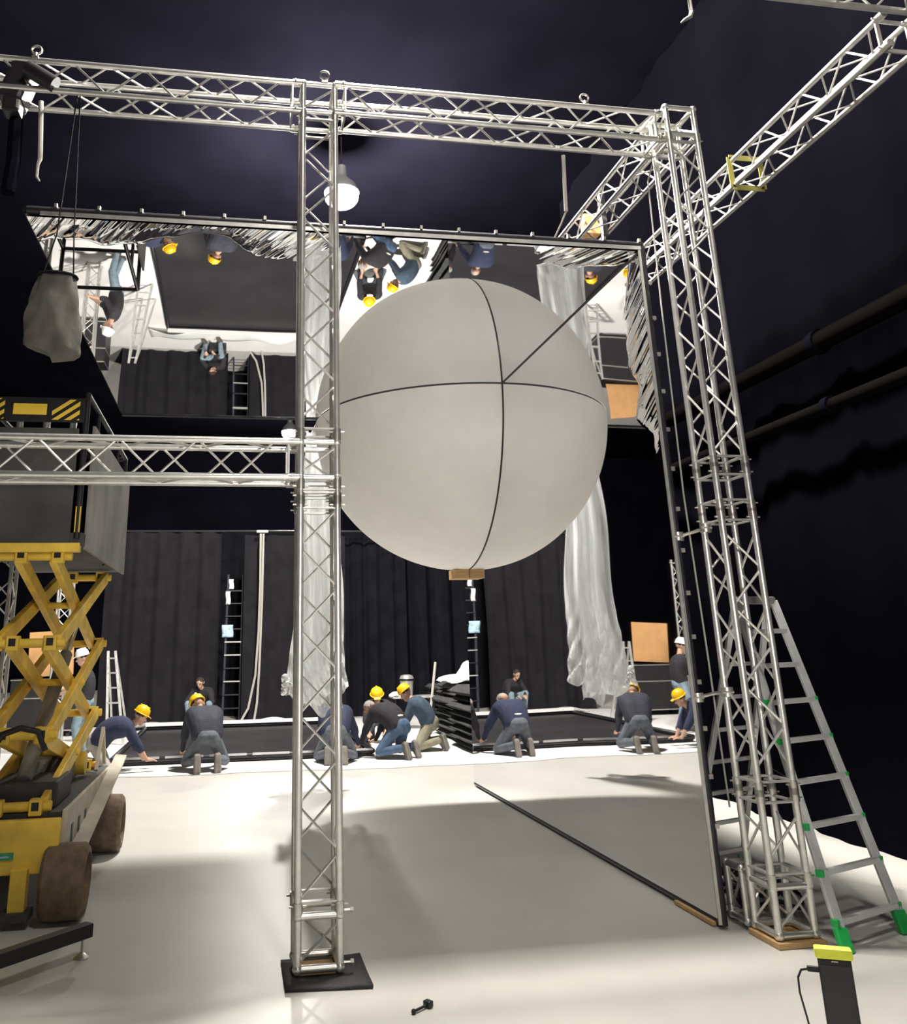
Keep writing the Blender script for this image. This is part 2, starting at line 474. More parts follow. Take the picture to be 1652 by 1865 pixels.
# ------------------------------------------------------------------ flood lamp on a tripod beside the photographer
wl, wa = V3(WORK_LIGHT), V3(WORK_AIM)
t = thing('work_light', (wl.x, wl.y, 0), 'black flood lamp on a tripod aimed at the globe', 'lamp')
wd = (wa - wl).normalized(); wside = wd.cross(V3((0, 0, 1))).normalized(); wup = wside.cross(wd)
Rw = Matrix((wside, wd, wup)).transposed()
MB().box(wl - wd * .09, (.30, .10, .22), Rw).build('housing', MT['black'], t, bevel=.01)
MB().box(wl - wd * .035, (.26, .006, .18), Rw).build('glass', MT['glow'], t)
for k in range(5): MB().box(wl - wd * .15 + wside * (k - 2) * .05, (.008, .04, .16), Rw).build('cooling_fin', MT['black'], t)
MB().cyl((wl.x, wl.y, .35), (wl.x, wl.y, wl.z - .12), .014, 10).build('pole', MT['steel'], t, smooth=True)
for k in range(3):
    a = 2.094 * k + 1.2
    MB().cyl((wl.x, wl.y, .75), (wl.x + .45 * math.cos(a), wl.y + .45 * math.sin(a), .012), .012, 8).build('leg', MT['steel'], t, smooth=True)
ld = bpy.data.lights.new('flood_light', 'SPOT'); ld.energy = WORK_WATTS; ld.color = (1.0, .97, .93); ld.shadow_soft_size = .10; ld.spot_size = math.radians(84); ld.spot_blend = 1.0
lo = bpy.data.objects.new('flood_light', ld); COL.objects.link(lo); lo.location = wl
lo.rotation_euler = wd.to_track_quat('-Z', 'Y').to_euler(); bpy.context.view_layer.update(); put(lo, t)

# ------------------------------------------------------------------ trusses
S = .12          # half of the chord spacing
CR, BR = .0225, .0085
PIT = .25
_truss = {}


def truss_mesh(key, fn, m):
    if key not in _truss: _truss[key] = fn().mesh(key[0], m, True)
    return _truss[key]


def frame_matrix(o, axis, side):
    z = V3(axis).normalized(); x = V3(side).normalized(); y = z.cross(x)
    M = Matrix((x, y, z)).transposed().to_4x4(); M.translation = V3(o)
    return M


def truss(name, label, o, axis, side, L, group=None, m='alu', plates=(0, 1), cat='truss'):
    M_ = MT[m]
    t = thing(name, o, label, cat, group, frame_matrix(o, axis, side))
    ch = truss_mesh(('chord', round(L, 3), m), lambda: MB().cyl((0, 0, .02), (0, 0, L - .02), CR, 12), M_)
    A = truss_mesh(('brace', 'a', m), lambda: MB().cyl((-S + .015, -S, .018), (S - .015, -S, PIT - .018), BR, 6), M_)
    B = truss_mesh(('brace', 'b', m), lambda: MB().cyl((S - .015, -S, .018), (-S + .015, -S, PIT - .018), BR, 6), M_)
    cp = truss_mesh(('coupler', m), lambda: MB().cyl((0, 0, -.03), (0, 0, .05), CR * 1.28, 12).cyl((-.05, 0, .03), (.05, 0, .03), .006, 6), MT['steel'])
    def ring():
        mb = MB()
        for k in range(4):
            R = Matrix.Rotation(k * math.pi / 2, 3, 'Z')
            mb.box(R @ V3((0, -S, 0)), (2 * S, .03, .012), R)
        return mb
    rg = truss_mesh(('end_frame', m), ring, MT['aludark'])
    for sx in (-S, S):
        for sy in (-S, S):
            inst('chord', ch, t, (sx, sy, 0))
            for e in plates: inst('coupler', cp, t, (sx, sy, L if e else 0), (math.pi if e else 0, 0, 0))
    for e in plates: inst('end_frame', rg, t, (0, 0, L - .05 if e else .05))
    n = int((L - .1) / PIT); off = (L - n * PIT) / 2
    for k in range(4):
        for i in range(n):
            inst('brace', (A, B)[i % 2], t, (0, 0, off + i * PIT), (0, 0, k * math.pi / 2))
    return t


def corner(name, label, c, group='box corners of the truss frame', m='alu', s=S, h=None):
    """a welded box corner: four posts, rings of tube top and bottom, one brace a side"""
    h = h or 2 * s
    t = thing(name, (c[0], c[1], c[2]), label, 'truss corner', group)
    x, y, z = c
    for sx in (-s, s):
        for sy in (-s, s):
            MB().cyl((x + sx, y + sy, z), (x + sx, y + sy, z + h), CR, 12).ball((x + sx, y + sy, z), CR * 1.35, 10, 6).ball((x + sx, y + sy, z + h), CR * 1.35, 10, 6).build('post', MT[m], t, smooth=True)
    for zz in (z, z + h):
        for k in range(4):
            a = [(-s, -s), (s, -s), (s, s), (-s, s)][k]; b = [(s, -s), (s, s), (-s, s), (-s, -s)][k]
            MB().cyl((x + a[0], y + a[1], zz), (x + b[0], y + b[1], zz), CR * .93, 12).build('cross_tube', MT[m], t, smooth=True)
    for k in range(4):
        a = [(-s, -s), (s, -s), (s, s), (-s, s)][k]; b = [(s, -s), (s, s), (-s, s), (-s, -s)][k]
        MB().cyl((x + a[0], y + a[1], z + .03), (x + b[0], y + b[1], z + h - .03), BR, 6).build('brace', MT[m], t)
    return t


CX, CY = .53, 5.59          # middle of the post in front of the globe
ZT = 5.64                   # lower chords of the top frame
RX, RY = 3.43, 5.50         # middle of the post beside the ladder
GT = 'aluminium box trusses of the frame'
# post in front of the globe
corner('truss_corner', 'box corner standing on a black rubber mat at the foot of the post', (CX, CY, .06), h=.26)
truss('truss_post', 'lower length of the post standing on a black rubber mat', (CX, CY, .34), (0, 0, 1), (1, 0, 0), 2.36, GT)
truss('truss_post', 'short coupling length of the post just under the crossbeam', (CX, CY, 2.70), (0, 0, 1), (1, 0, 0), .12, GT)
corner('truss_corner', 'box corner joining the low crossbeam to the post', (CX, CY, 2.85))
truss('truss_post', 'upper length of the post above the low crossbeam', (CX, CY, 3.13), (0, 0, 1), (1, 0, 0), 2.49, GT)
corner('truss_corner', 'box corner at the head of the post standing on a rubber mat', (CX, CY, ZT))
# post carrying the far ends of the beams
truss('truss_post', 'outer post carrying the crossbeam ends beyond the scissor lift', (-3.06, CY, .02), (0, 0, 1), (1, 0, 0), 5.6, GT)
corner('truss_corner', 'box corner at the head of the outer post beyond the scissor lift', (-3.06, CY, ZT))
# beams
truss('truss_beam', 'low crossbeam running from the post in front of the scissor lift', (-2.9, CY, 2.97), (1, 0, 0), (0, 1, 0), 3.28, GT)
truss('truss_beam', 'top beam carrying the chain hoist beside the scissor lift', (-2.9, CY, ZT + S), (1, 0, 0), (0, 1, 0), 3.28, GT)
truss('truss_beam', 'top beam spanning between the two posts above the globe', (CX + .15, CY - .02, ZT + S), (RX - CX - .30, RY - CY + .02, 0), (0, 1, 0), math.hypot(RX - CX - .30, .09), GT)
# post beside the ladder
corner('truss_corner', 'box corner at the foot of the post beside the ladder', (RX, RY, .06), h=.26)
truss('truss_post', 'short bottom length of the post beside the ladder', (RX, RY, .34), (0, 0, 1), (1, 0, 0), .50, GT)
truss('truss_post', 'lower length of the post beside the ladder', (RX, RY, .86), (0, 0, 1), (1, 0, 0), 1.76, GT)
truss('truss_post', 'short coupling length halfway up the post beside the ladder', (RX, RY, 2.66), (0, 0, 1), (1, 0, 0), .28, GT)
truss('truss_post', 'upper length of the post beside the ladder', (RX, RY, 2.97), (0, 0, 1), (1, 0, 0), 2.65, GT)
corner('truss_corner', 'box corner at the head of the post beside the ladder', (RX, RY, ZT))
corner('truss_corner', 'small loose box corner on the floor against the upright mirror', (3.40, 5.80, .05), s=.09, h=.3)
# depth beams
truss('truss_beam', 'top beam running back above the upright mirror', (RX, RY + .15, ZT + S), (0, 1, 0), (1, 0, 0), 6.3, GT)
truss('truss_beam', 'outer top beam passing behind the ladder post with a yellow strap', (4.42, 4.20, ZT + S), (0, 1, 0), (1, 0, 0), 8.0, GT, 'aludark')
bw = fl(1500, 14, 5.60)
YN = float(bw[1]) - S
truss('truss_beam', 'high crossbeam at the outer beam, carrying a rigging hook', (1.9, YN, ZT + S), (1, 0, 0), (0, 1, 0), 4.6, GT, 'aludark')
# yellow ratchet strap round the outer beam
sp = aty(1362, 322, 6.0)
st = atx(1362, 330, 4.42); ys = float(st[1])
mb = MB()
for a, b in (((-.15, -.15), (.15, -.15)), ((.15, -.15), (.15, .15)), ((.15, .15), (-.15, .15)), ((-.15, .15), (-.15, -.15))):
    mb.bar((4.42 + a[0], ys, ZT + S + a[1]), (4.42 + b[0], ys, ZT + S + b[1]), .05, .008, (0, 1, 0))
tag(mb.build('ratchet_strap', mat('olive_yellow_strap', (.42, .38, .10), .8)), 'dull yellow strap wrapped round the outer top beam', 'strap')
# towers behind the lift
truss('truss_tower', 'grey truss tower standing behind the yellow scissor arms', (-2.48, 9.85, 0.02), (0, 0, 1), (1, 0, 0), 3.4, 'towers behind the lift', 'aludark')
truss('truss_tower', 'bright truss tower standing far behind the scissor lift by the man in the white helmet', (-3.15, 17.2, 0.02), (0, 0, 1), (1, 0, 0), 3.4, 'towers behind the lift')

# mats, packing and bolts at the feet
o = MB().grid(lambda u, v: (.335 + u * .475, 5.33 + v * .46 - .05 * u * (1 - v), .012 + .004 * math.sin(9 * u + 4 * v)), 10, 8).build('rubber_mat', MT['rubber'], solid=.016, smooth=True)
tag(o, 'black rubber mat under the foot of the post', 'mat')
o = MB().bx(CX - .13, CX + .10, CY - .10, CY + .09, .022, .036).build('packing_board', MT['wood'], bevel=.002)
tag(o, 'small plywood packing board inside the foot of the post', 'board')
o = MB().bx(RX - .16, RX + .16, RY - .17, RY + .15, .002, .034).build('packing_board', MT['wood'], bevel=.003)
tag(o, 'plywood packing board under the foot of the post beside the ladder', 'board')
for k, (c, lab) in enumerate((((CX + S, CY - S, .06), 'bolt sticking out of the corner on the rubber mat'), ((CX + S, CY - S, .32), 'bolt sticking out of the post just above its foot'))):
    b_ = thing('corner_bolt', c, lab, 'bolt', 'bolts on the truss corners')
    MB().cyl((c[0] + .02, c[1] - .005, c[2] + .02), (c[0] + .075, c[1] - .005, c[2] + .02), .008, 8).build('shank', MT['steel'], b_, smooth=True)
    MB().cyl((c[0] + .06, c[1] - .005, c[2] + .02), (c[0] + .078, c[1] - .005, c[2] + .02), .016, 6).build('head', MT['steel'], b_)
b0 = fl(770, 1840)
b_ = thing('dropped_bolt', b0, 'small dark bolt with wing head lying alone on the floor', 'bolt')
MB().cyl((b0[0] - .05, b0[1] - .035, .012), (b0[0] + .02, b0[1] + .015, .014), .007, 8).build('shank', MT['black'], b_, smooth=True)
MB().box((b0[0] + .035, b0[1] + .025, .018), (.035, .045, .03), Matrix.Rotation(.6, 3, 'Z')).build('wing_head', MT['black'], b_, bevel=.006)
MB().ball((b0[0] - .055, b0[1] - .038, .012), .013, 8, 6).build('nut', MT['black'], b_)

# rigging rings and slings on the top beams
def eye_ring(name, label, c, r=.035):
    t = thing(name, c, label, 'shackle', 'rigging eyes on the top beam')
    pts = [(c[0] + r * math.sin(a), c[1], c[2] + r + .02 + r * -math.cos(a)) for a in np.linspace(0, 2 * math.pi, 17)]
    MB().tube(pts, .009, 6).build('ring', MT['steel'], t, smooth=True)
    MB().cyl((c[0], c[1], c[2] - .03), (c[0], c[1], c[2] + .03), .012, 8).build('stem', MT['steel'], t, smooth=True)
    MB().box((c[0], c[1], c[2] - .02), (.05, .06, .02)).build('clamp', MT['steel'], t, bevel=.004)
for px, lab in ((68, 'rigging eye on the beam beside the chain hoist'), (588, 'rigging eye on top of the post on the rubber mat'), (1050, 'rigging eye on the beam above the globe')):
    p = aty(px, 160, CY); eye_ring('rigging_eye', lab, (float(p[0]), CY - S, ZT + 2 * S + .035))
sl = [aty(x, y, Y) for x, y, Y in ((1026, 283, 5.62), (1028, 330, 5.66), (1031, 385, 5.7), (1022, 408, 5.73), (1008, 438, 5.77))]
s_ = thing('wire_sling', sl[0], 'grey fibre sling from the top beam down to the overhead mirror frame', 'sling')
MB().tube(sl[:3], .016, 8).build('sleeve', MT['rope'], s_, smooth=True)
MB().tube(sl[2:], .008, 8).build('wire', MT['steel'], s_, smooth=True)
hk = aty(1256, 0, YN); hk = (float(hk[0]), YN, ZT - .02)
h_ = thing('rigging_hook', hk, 'pale rigging hook hanging from the high crossbeam', 'hook')
hz = aty(1256, 22, YN)[2]
MB().cyl((hk[0], YN, ZT), (hk[0], YN, hz), .012, 8).build('rod', MT['aludark'], h_, smooth=True)
MB().tube([(hk[0], YN, hz), (hk[0] - .01, YN, hz - .03), (hk[0] - .05, YN, hz - .06), (hk[0] - .08, YN, hz - .085)], [.014, .013, .011, .004], 8).build('hook', MT['aludark'], h_, smooth=True)
# two thin ropes beside the post
rp = [(3.36, 5.72, ZT), aty(1180, 330, 5.95), aty(1205, 560, 5.95), aty(1245, 900, 5.95), aty(1290, 1200, 5.95), aty(1329, 1470, 5.95)]
tag(MB().tube(rp, .007, 6).build('lifting_rope', MT['rope'], smooth=True), 'thin rope hanging between the upright mirror and the post', 'rope')

# ------------------------------------------------------------------ the mirrors
XL, YC = -1.55, 11.35
GR, GY = 2.065, 11.5
mt_ = thing('overhead_mirror', (XL, YF, ZC), 'stretched mirror film panel hung flat overhead, wrinkled along its front edge', 'mirror')
MB().grid(lambda u, v: (XL + u * (XM - XL), YF + v * (YC - YF), zc(YF + v * (YC - YF))), 2, 2).build('film', MT['film_top'], mt_)
MB().grid(lambda u, v: (XL + u * (XM - XL), YF + .03 + v * (YC - YF - .03), zc(YF + v * (YC - YF)) + .04), 2, 2).build('backing', MT['hall'], mt_, solid=.03)
for a, b in (((XL, YF), (XM + .03, YF)), ((XM, YF), (XM, YC)), ((XM, YC), (XL, YC)), ((XL, YC), (XL, YF))):
    MB().cyl((*a, zc(a[1]) + .05), (*b, zc(b[1]) + .05), .032, 10).build('frame_tube', MT['frame'], mt_, smooth=True)
MB().bx(XL + .1, XM, YF - .036, YF - .026, ZC + .002, ZC + .03).build('clamp_rail', MT['alu'], mt_)
MB().bx(XL, XM - .05, YC - .02, YC + .05, zc(YC) - .015, zc(YC) + .05).build('rear_batten', MT['frame'], mt_)
MB().cyl((XM - .005, YF, ZC - .006), (XM - .005, GY - GR, zc(GY - GR) - .006), .004, 8).build('joint_strip', MT['seam'], mt_)
for k in range(16):
    x = XL + .2 + k * .3
    MB().box((x, YF - .02, ZC + .085), (.02, .025, .03)).build('clip', MT['steel'], mt_)

ms = thing('upright_mirror', (XM, YF, 0), 'tall upright mirror film panel in a black tube frame beside the posts', 'mirror')
MB().grid(lambda u, v: (XM, YF + u * (YB - YF), .02 + v * (zc(YF + u * (YB - YF)) - .02)), 2, 2).build('film', MT['film_side'], ms)
MB().bx(XM + .02, XM + .05, YF + .03, YB, .03, ZC).build('backing', MT['hall'], ms)
MB().cyl((XM + .02, YF, .02), (XM + .02, YF, ZC + .04), .03, 10).build('frame_tube', MT['frame'], ms, smooth=True)
MB().cyl((XM + .02, YF, .035), (XM + .02, YB, .035), .026, 10).build('frame_tube', MT['frame'], ms, smooth=True)
MB().cyl((XM + .02, YB, .035), (XM + .02, YB, ZC), .02, 10).build('frame_tube', MT['frame'], ms, smooth=True)
MB().bx(XM - .022, XM - .002, YF - .03, YF - .02, .03, ZC).build('clamp_rail', MT['alu'], ms)
MB().bx(XM - .03, XM, YF + .05, YF + .55, .005, .03).build('corner_shoe', MT['wood'], ms, bevel=.003)
for k in range(14):
    z = .6 + k * .3
    MB().box((XM + .045, YF - .02, z), (.03, .025, .03)).build('clip', MT['steel'], ms)
for z, lab in ((2.52, 'upper pipe arm clamping the upright mirror frame to the post'), (1.42, 'lower pipe arm clamping the upright mirror frame to the post')):
    a = thing('clamp_arm', (XM, YF, z), lab, 'clamp', 'clamp arms on the upright mirror')
    MB().tube([(XM + .03, YF - .02, z - .02), (XM + .12, YF - .07, z + .005), (RX - S, RY + S - .03, z + .02)], .012, 8).build('arm', MT['steel'], a, smooth=True)
    for q in ((XM + .03, YF - .01, z - .02), (RX - S, RY + S - .02, z + .02)):
        MB().cyl((q[0], q[1], q[2] - .03), (q[0], q[1], q[2] + .03), .04, 12).build('coupler', MT['steel'], a, smooth=True)
        MB().cyl((q[0] - .05, q[1] - .03, q[2]), (q[0] + .03, q[1] - .03, q[2]), .009, 8).build('bolt', MT['steel'], a)
# upper rear wooden block and brackets above the overhead mirror
p = aty(1075, 412, 7.3)
b_ = thing('wooden_block', p, 'raw wooden block standing on the overhead mirror frame by the back beam', 'block')
MB().box((p[0], 7.3, p[2]), (.16, .12, .22)).build('block', MT['card'], b_, bevel=.004)
p = aty(1098, 395, 7.0)
b_ = thing('hoist_bracket', p, 'black steel bracket standing on the overhead mirror frame', 'bracket')
MB().bx(p[0] - .025, p[0] + .025, 6.97, 7.03, ZC + .06, p[2] + .28).build('upright', MT['frame'], b_)
MB().bx(p[0] - .06, p[0] + .10, 6.96, 7.04, ZC + .05, ZC + .09).build('foot', MT['frame'], b_)
MB().cyl((p[0] - .05, 6.96, p[2] + .08), (p[0] + .09, 6.96, p[2] + .08), .02, 8).build('pin', MT['steel'], b_)

# ------------------------------------------------------------------ the globe: one lower piece, made whole by the two mirrors
ZG = zc(GY)
gl = thing('white_globe', (XM - .8, GY, ZC - 2), 'big white fabric globe segment nested in the corner of the two mirrors', 'globe')
GAP = .012
def globe(u, v):
    ph = math.pi / 2 * (1 + v)                       # from the equator down to the bottom
    th = math.pi / 2 + .16 * -1 + (math.pi + .16) * u * .5 + .16
    th = math.radians(171) + u * math.radians(99)    # from a little behind, round the outer side, to the mirror in front
    x = math.sin(ph) * math.cos(th); y = math.sin(ph) * math.sin(th); z = math.cos(ph)
    return (min(XM - GAP, XM - GAP + GR * x), GY + GR * y, min(zc(GY + GR * y) - GAP, ZG - GAP + GR * z))
mb = MB(); mb.grid(globe, 60, 50)
mb.build('fabric', MT['globe'], gl, smooth=True)
rim = [(XM - GAP * .5, GY + GR * math.cos(t), ZG - GAP - GR * math.sin(t)) for t in np.linspace(math.pi, 1.42, 60)]
MB().tube(rim, .0055, 6).build('seam_edge', MT['seam'], gl, smooth=True)
rim = [(XM - GR * math.sin(t), GY - GR * math.cos(t), zc(GY - GR * math.cos(t)) - GAP * .5) for t in np.linspace(0, 1.72, 50)]
MB().tube(rim, .0055, 6).build('seam_edge', MT['seam'], gl, smooth=True)
MB().bx(XM - .21, XM - .004, GY - .16, GY + .16, ZG - GR - .125, ZG - GR - .005).build('wooden_foot', MT['wood'], gl, bevel=.004)

# ------------------------------------------------------------------ polythene drape behind the globe
def drape_fn(cx, y0, top, bot, wt, wb, seed):
    rnd = random.Random(seed); ph = [rnd.uniform(0, 6.28) for _ in range(5)]
    def fn(u, v):
        w = wb + (wt - wb) * v ** .8
        z = bot + (top - bot) * v + (.10 * math.sin(5 * u + ph[0]) + .05 * math.sin(17 * u + ph[1])) * (1 - v) ** 3
        a = (u - .5)
        fold = .085 * math.sin(u * 13 + ph[2] + 1.2 * v) * (.4 + w) + .02 * math.sin(u * 31 + ph[3] - 2 * v)
        crush = .05 * math.sin(z * 19 + u * 30) * max(0, .35 - v) * 3
        return (cx + a * w + .03 * math.sin(z * 3 + ph[4]), y0 + fold + crush + .12 * math.cos(a * 3), z)
    return fn
dx = float(aty(575, 1250, 11.85)[0])
t = thing('plastic_drape', (dx, 11.9, 1.0), 'long drape of clear polythene hanging behind the post and globe', 'plastic sheet')
MB().grid(drape_fn(dx, 11.86, ZC - .05, 1.02, .34, .74, 4), 60, 50).build('front_sheet', MT['plastic'], t, smooth=True)
MB().grid(drape_fn(dx + .08, 12.02, ZC - .05, 1.12, .36, .82, 9), 60, 50).build('back_sheet', MT['plastic'], t, smooth=True)
MB().tube([(dx + .05, YC + .06, ZC + .02), (dx + .04, YC + .3, ZC - .02), (dx + .03, 11.9, ZC - .12)], [.05, .08, .13], 10).build('gathered_top', MT['crumple'], t, smooth=True)
rnd = random.Random(5)
mb = MB()
for k in range(16):
    c = V3(aty(530, 1247, 11.9)) + V3((rnd.uniform(-.09, .12), rnd.uniform(-.06, .06), rnd.uniform(-.12, .1)))
    mb.ball(c, rnd.uniform(.03, .065), 7, 5, (1, .8, rnd.uniform(.5, 1.1)), Matrix.Rotation(rnd.uniform(0, 3), 3, 'Y'))
mb.build('crumpled_hem', MT['crumple'], t)

# ------------------------------------------------------------------ the frame under assembly on the floor
BX0, BX1, BY0, BY1 = -1.85, 2.35, 15.0, 20.7
t = thing('floor_frame', (BX0, BY0, 0), 'large dark film frame lying flat on the floor before the workers', 'frame')
MB().bx(BX0, BX1, BY0, BY1, .02, .05).build('film_cover', MT['film_bed'], t)
for a, b in (((BX0, BY0), (BX1, BY0)), ((BX1, BY0), (BX1, BY1)), ((BX0, BY0), (BX0, BY1)), ((BX1, BY1), (BX0, BY1))):
    MB().cyl((*a, .09), (*b, .09), .045, 10).build('frame_tube', MT['frame'], t, smooth=True)
for k in range(6):
    x = BX0 + .15 + k * .69
    MB().bx(x, x + .6, BY0 - .055, BY0 - .02, .105, .14).build('clamp_rail', MT['lip'], t)
MB().bx(BX0, BX1, BY1 - .10, BY1 - .02, .13, .20).build('rear_rail', MT['white'], t)
def wsheet(u, v):
    x = BX0 - .5 + u * 4.9; y = BY1 + .12 + v * .75
    return (x, y, .02 + max(0, .24 * math.exp(-((x - .9) / .55) ** 2) * (1 - v) * v * 3) + max(0, .20 * math.exp(-((x + 1.7) / .5) ** 2) * (1 - v)) + .02 * math.sin(5 * x + 3 * v))
tag(MB().grid(wsheet, 40, 6).build('loose_sheet', MT['white'], smooth=True, solid=.004), 'rumpled white sheet lying behind the dark floor frame', 'sheet')

# hanging webbing strap and things in the gap between the curtains
t = thing('hanging_strap', aty(478, 970, 22.4), 'pale looped webbing strap hanging down the smooth black curtain', 'strap')
for k, (pts, r) in enumerate((([(475, 972), (474, 1060), (471, 1150), (465, 1230), (452, 1290), (436, 1318)], .03), ([(480, 972), (477, 1100), (472, 1220), (468, 1280), (461, 1322)], .03))):
    MB().tube([aty(x, y, 22.35 - .05 * k) for x, y in pts], r, 6).build('webbing', MT['rope'], t, smooth=True)
q = aty(478, 968, 22.4)
MB().box(q, (.30, .1, .06)).build('knot', MT['white'], t, bevel=.01)
lg = thing('stage_ladder', aty(415, 1315, 22.9), 'narrow dark ladder in the gap between two black curtains', 'ladder')
xa = float(aty(408, 1200, 22.95)[0])
for dx_ in (0, .42):
    MB().bar((xa + dx_, 23.0, 0), (xa + dx_ * .9 + .05, 23.0, 3.6), .05, .03, (0, 1, 0)).build('rail', MT['jacket'], lg)
for k in range(10):
    MB().bar((xa, 22.98, .3 + k * .32), (xa + .42, 22.98, .3 + k * .32), .04, .03).build('rung', MT['black' if k not in (2, 4, 5) else 'aludark'], lg)
for (x0, y0, x1, y1), nm, mm, lab in (((417, 1055, 426, 1073), 'paper_strip', 'white', 'upper white paper strip stuck in the curtain gap'), ((411, 1077, 420, 1101), 'paper_strip', 'white', 'lower white paper strip stuck in the curtain gap'), ((404, 1138, 425, 1161), 'plastic_bag', 'bluew', 'pale blue plastic bag hung in the curtain gap')):
    a, b = aty(x0, y1, 22.955), aty(x1, y0, 22.955)
    o = MB().grid(lambda u, v: (a[0] + (b[0] - a[0]) * u + .01 * math.sin(6 * v), 22.955 + .012 * math.sin(7 * u + 5 * v), a[2] + (b[2] - a[2]) * v), 6, 6).build(nm, MT[mm], solid=.01, smooth=True)
    tag(o, lab, 'paper' if nm == 'paper_strip' else 'bag')

# ------------------------------------------------------------------ stacked cloth, table, bucket, pole
rnd = random.Random(11)
ORD = ['bottom', 'second', 'third', 'fourth', 'fifth', 'sixth', 'seventh', 'eighth']
for sx, sy, n, lab in ((5.05, 19.7, 7, 'in the stack next to the folding table'), (4.72, 17.4, 8, 'in the stack topped by white plastic'), (4.52, 15.35, 8, 'in the bare stack next to the kneeling workers')):
    for k in range(n):
        w, d, hh = 1.15 + rnd.uniform(-.06, .06), 1.6 + rnd.uniform(-.08, .08), .125
        cx, cy, z0 = sx + rnd.uniform(-.05, .05), sy + rnd.uniform(-.05, .05), .012 + k * hh
        mb = MB()
        def fold(u, v, top, cx=cx, cy=cy, w=w, d=d, z0=z0, s=k):
            x, y = (u - .5) * w, (v - .5) * d
            e = min(u, 1 - u, v, 1 - v); dz = .5 * hh * math.sqrt(max(0, 1 - (1 - min(1, e / .07)) ** 2))
            return (cx + x + .007 * math.sin(9 * v + s), cy + y + .007 * math.sin(7 * u + 2 * s), z0 + hh / 2 + (dz if top else -dz) * .93 + (.004 * math.sin(8 * u + 5 * v + s)))
        mb.grid(lambda u, v: fold(u, v, True), 12, 14); mb.grid(lambda u, v: fold(1 - u, v, False), 12, 14)
        o = mb.build('folded_cloth', MT['foldcloth'], smooth=True)
        tag(o, '%s folded black cloth %s' % ('topmost' if k == n - 1 else ORD[k] + ' from the floor' if k else 'bottom', lab), 'cloth', 'folded cloths ' + lab)
def lump(cx, cy, z, rx, ry, rz, seed):
    rn = random.Random(seed); ph = [rn.uniform(0, 6) for _ in range(4)]
    mb = MB(); vs = []
    def fn(u, v):
        t, p = u * 2 * math.pi, v * math.pi / 2
        r = 1 + .18 * math.sin(3 * t + ph[0]) + .1 * math.sin(7 * t + ph[1] + 4 * p)
        return (cx + rx * r * math.cos(t) * math.cos(p), cy + ry * r * math.sin(t) * math.cos(p), z + rz * (math.sin(p) + .15 * math.sin(5 * t + ph[2]) * math.cos(p)) + .02)
    mb.grid(fn, 30, 8); return mb
tag(lump(4.45, 17.2, 1.03, .42, .4, .13, 3).build('plastic_wrap', MT['white'], smooth=True), 'crumpled white plastic lying low on the black cloth stack', 'plastic sheet')
tag(lump(4.85, 17.6, 1.05, .30, .3, .36, 6).build('plastic_wrap', MT['white'], smooth=True), 'heaped white plastic standing up on the black cloth stack', 'plastic sheet')
a, b = aty(793, 1206, 18.2), fl(774, 1302)
tag(MB().tube([(float(a[0]), 18.2, float(a[2])), (float(a[0]) - .25, 18.0, .02)], .028, 8).build('leaning_pole', MT['rope'], smooth=True), 'pale thin pole leaning beside the folded black cloth', 'pole')
tx = float(aty(752, 1267, 19.2)[0]); tz = float(aty(752, 1267, 19.2)[2])
t = thing('work_table', (tx, 19.2, 0), 'small folding table with a pale top holding the bucket', 'table')
MB().bx(tx - .48, tx + .48, 18.95, 19.5, tz - .04, tz).build('table_top', MT['bucket'], t, bevel=.005)
for sx in (-.42, .42):
    for sy in (19.0, 19.45): MB().cyl((tx + sx, sy, 0), (tx + sx, sy, tz - .03), .015, 8).build('leg', MT['frame'], t)
bxx = float(aty(741, 1250, 19.2)[0])
t = thing('bucket', (bxx, 19.2, tz), 'galvanised bucket with dark lid on the folding table', 'bucket')
MB().lathe([(0, 0), (.12, 0), (.15, .30), (.155, .32), (.14, .32)], 20, (bxx, 19.2, tz)).build('body', MT['bucket'], t, smooth=True)
MB().lathe([(.157, .32), (.16, .36), (.13, .42), (.06, .44), (0, .44)], 20, (bxx, 19.2, tz)).build('lid', MT['bucket'], t, smooth=True)
MB().lathe([(.158, .31), (.163, .32), (.163, .345), (.158, .355)], 20, (bxx, 19.2, tz)).build('band', MT['frame'], t, smooth=True)
wx = float(aty(722, 1262, 19.1)[0])
tag(lump(wx, 19.1, tz - .01, .16, .12, .09, 12).build('paper_towel', MT['white'], smooth=True), 'crumpled white paper beside the bucket on the table', 'paper')

# brown board on a black case, seen in the upright mirror
rb = thing('brown_board', (-4.0, 20.5, 1.2), 'large brown cardboard sheet standing on a black case', 'cardboard')
MB().box((-3.95, 20.5, 1.72), (.95, .03, .95), Matrix.Rotation(-.05, 3, 'Y')).build('sheet', MT['card'], rb, bevel=.004)
t = thing('flight_case', (-4.0, 20.7, 0), 'black flight case behind the scissor lift carrying a brown board', 'case')
MB().bx(-4.7, -3.3, 20.3, 21.1, .12, 1.2).build('body', MT['black'], t, bevel=.01)
for z in (.14, .8, 1.18): MB().bx(-4.71, -3.29, 20.29, 21.11, z - .012, z + .012).build('edge_strip', MT['steel'], t)
for x in (-4.55, -3.45):
    for y in (20.4, 21.0): MB().cyl((x - .03, y, .06), (x + .03, y, .06), .06, 12).build('caster', MT['rubber'], t)

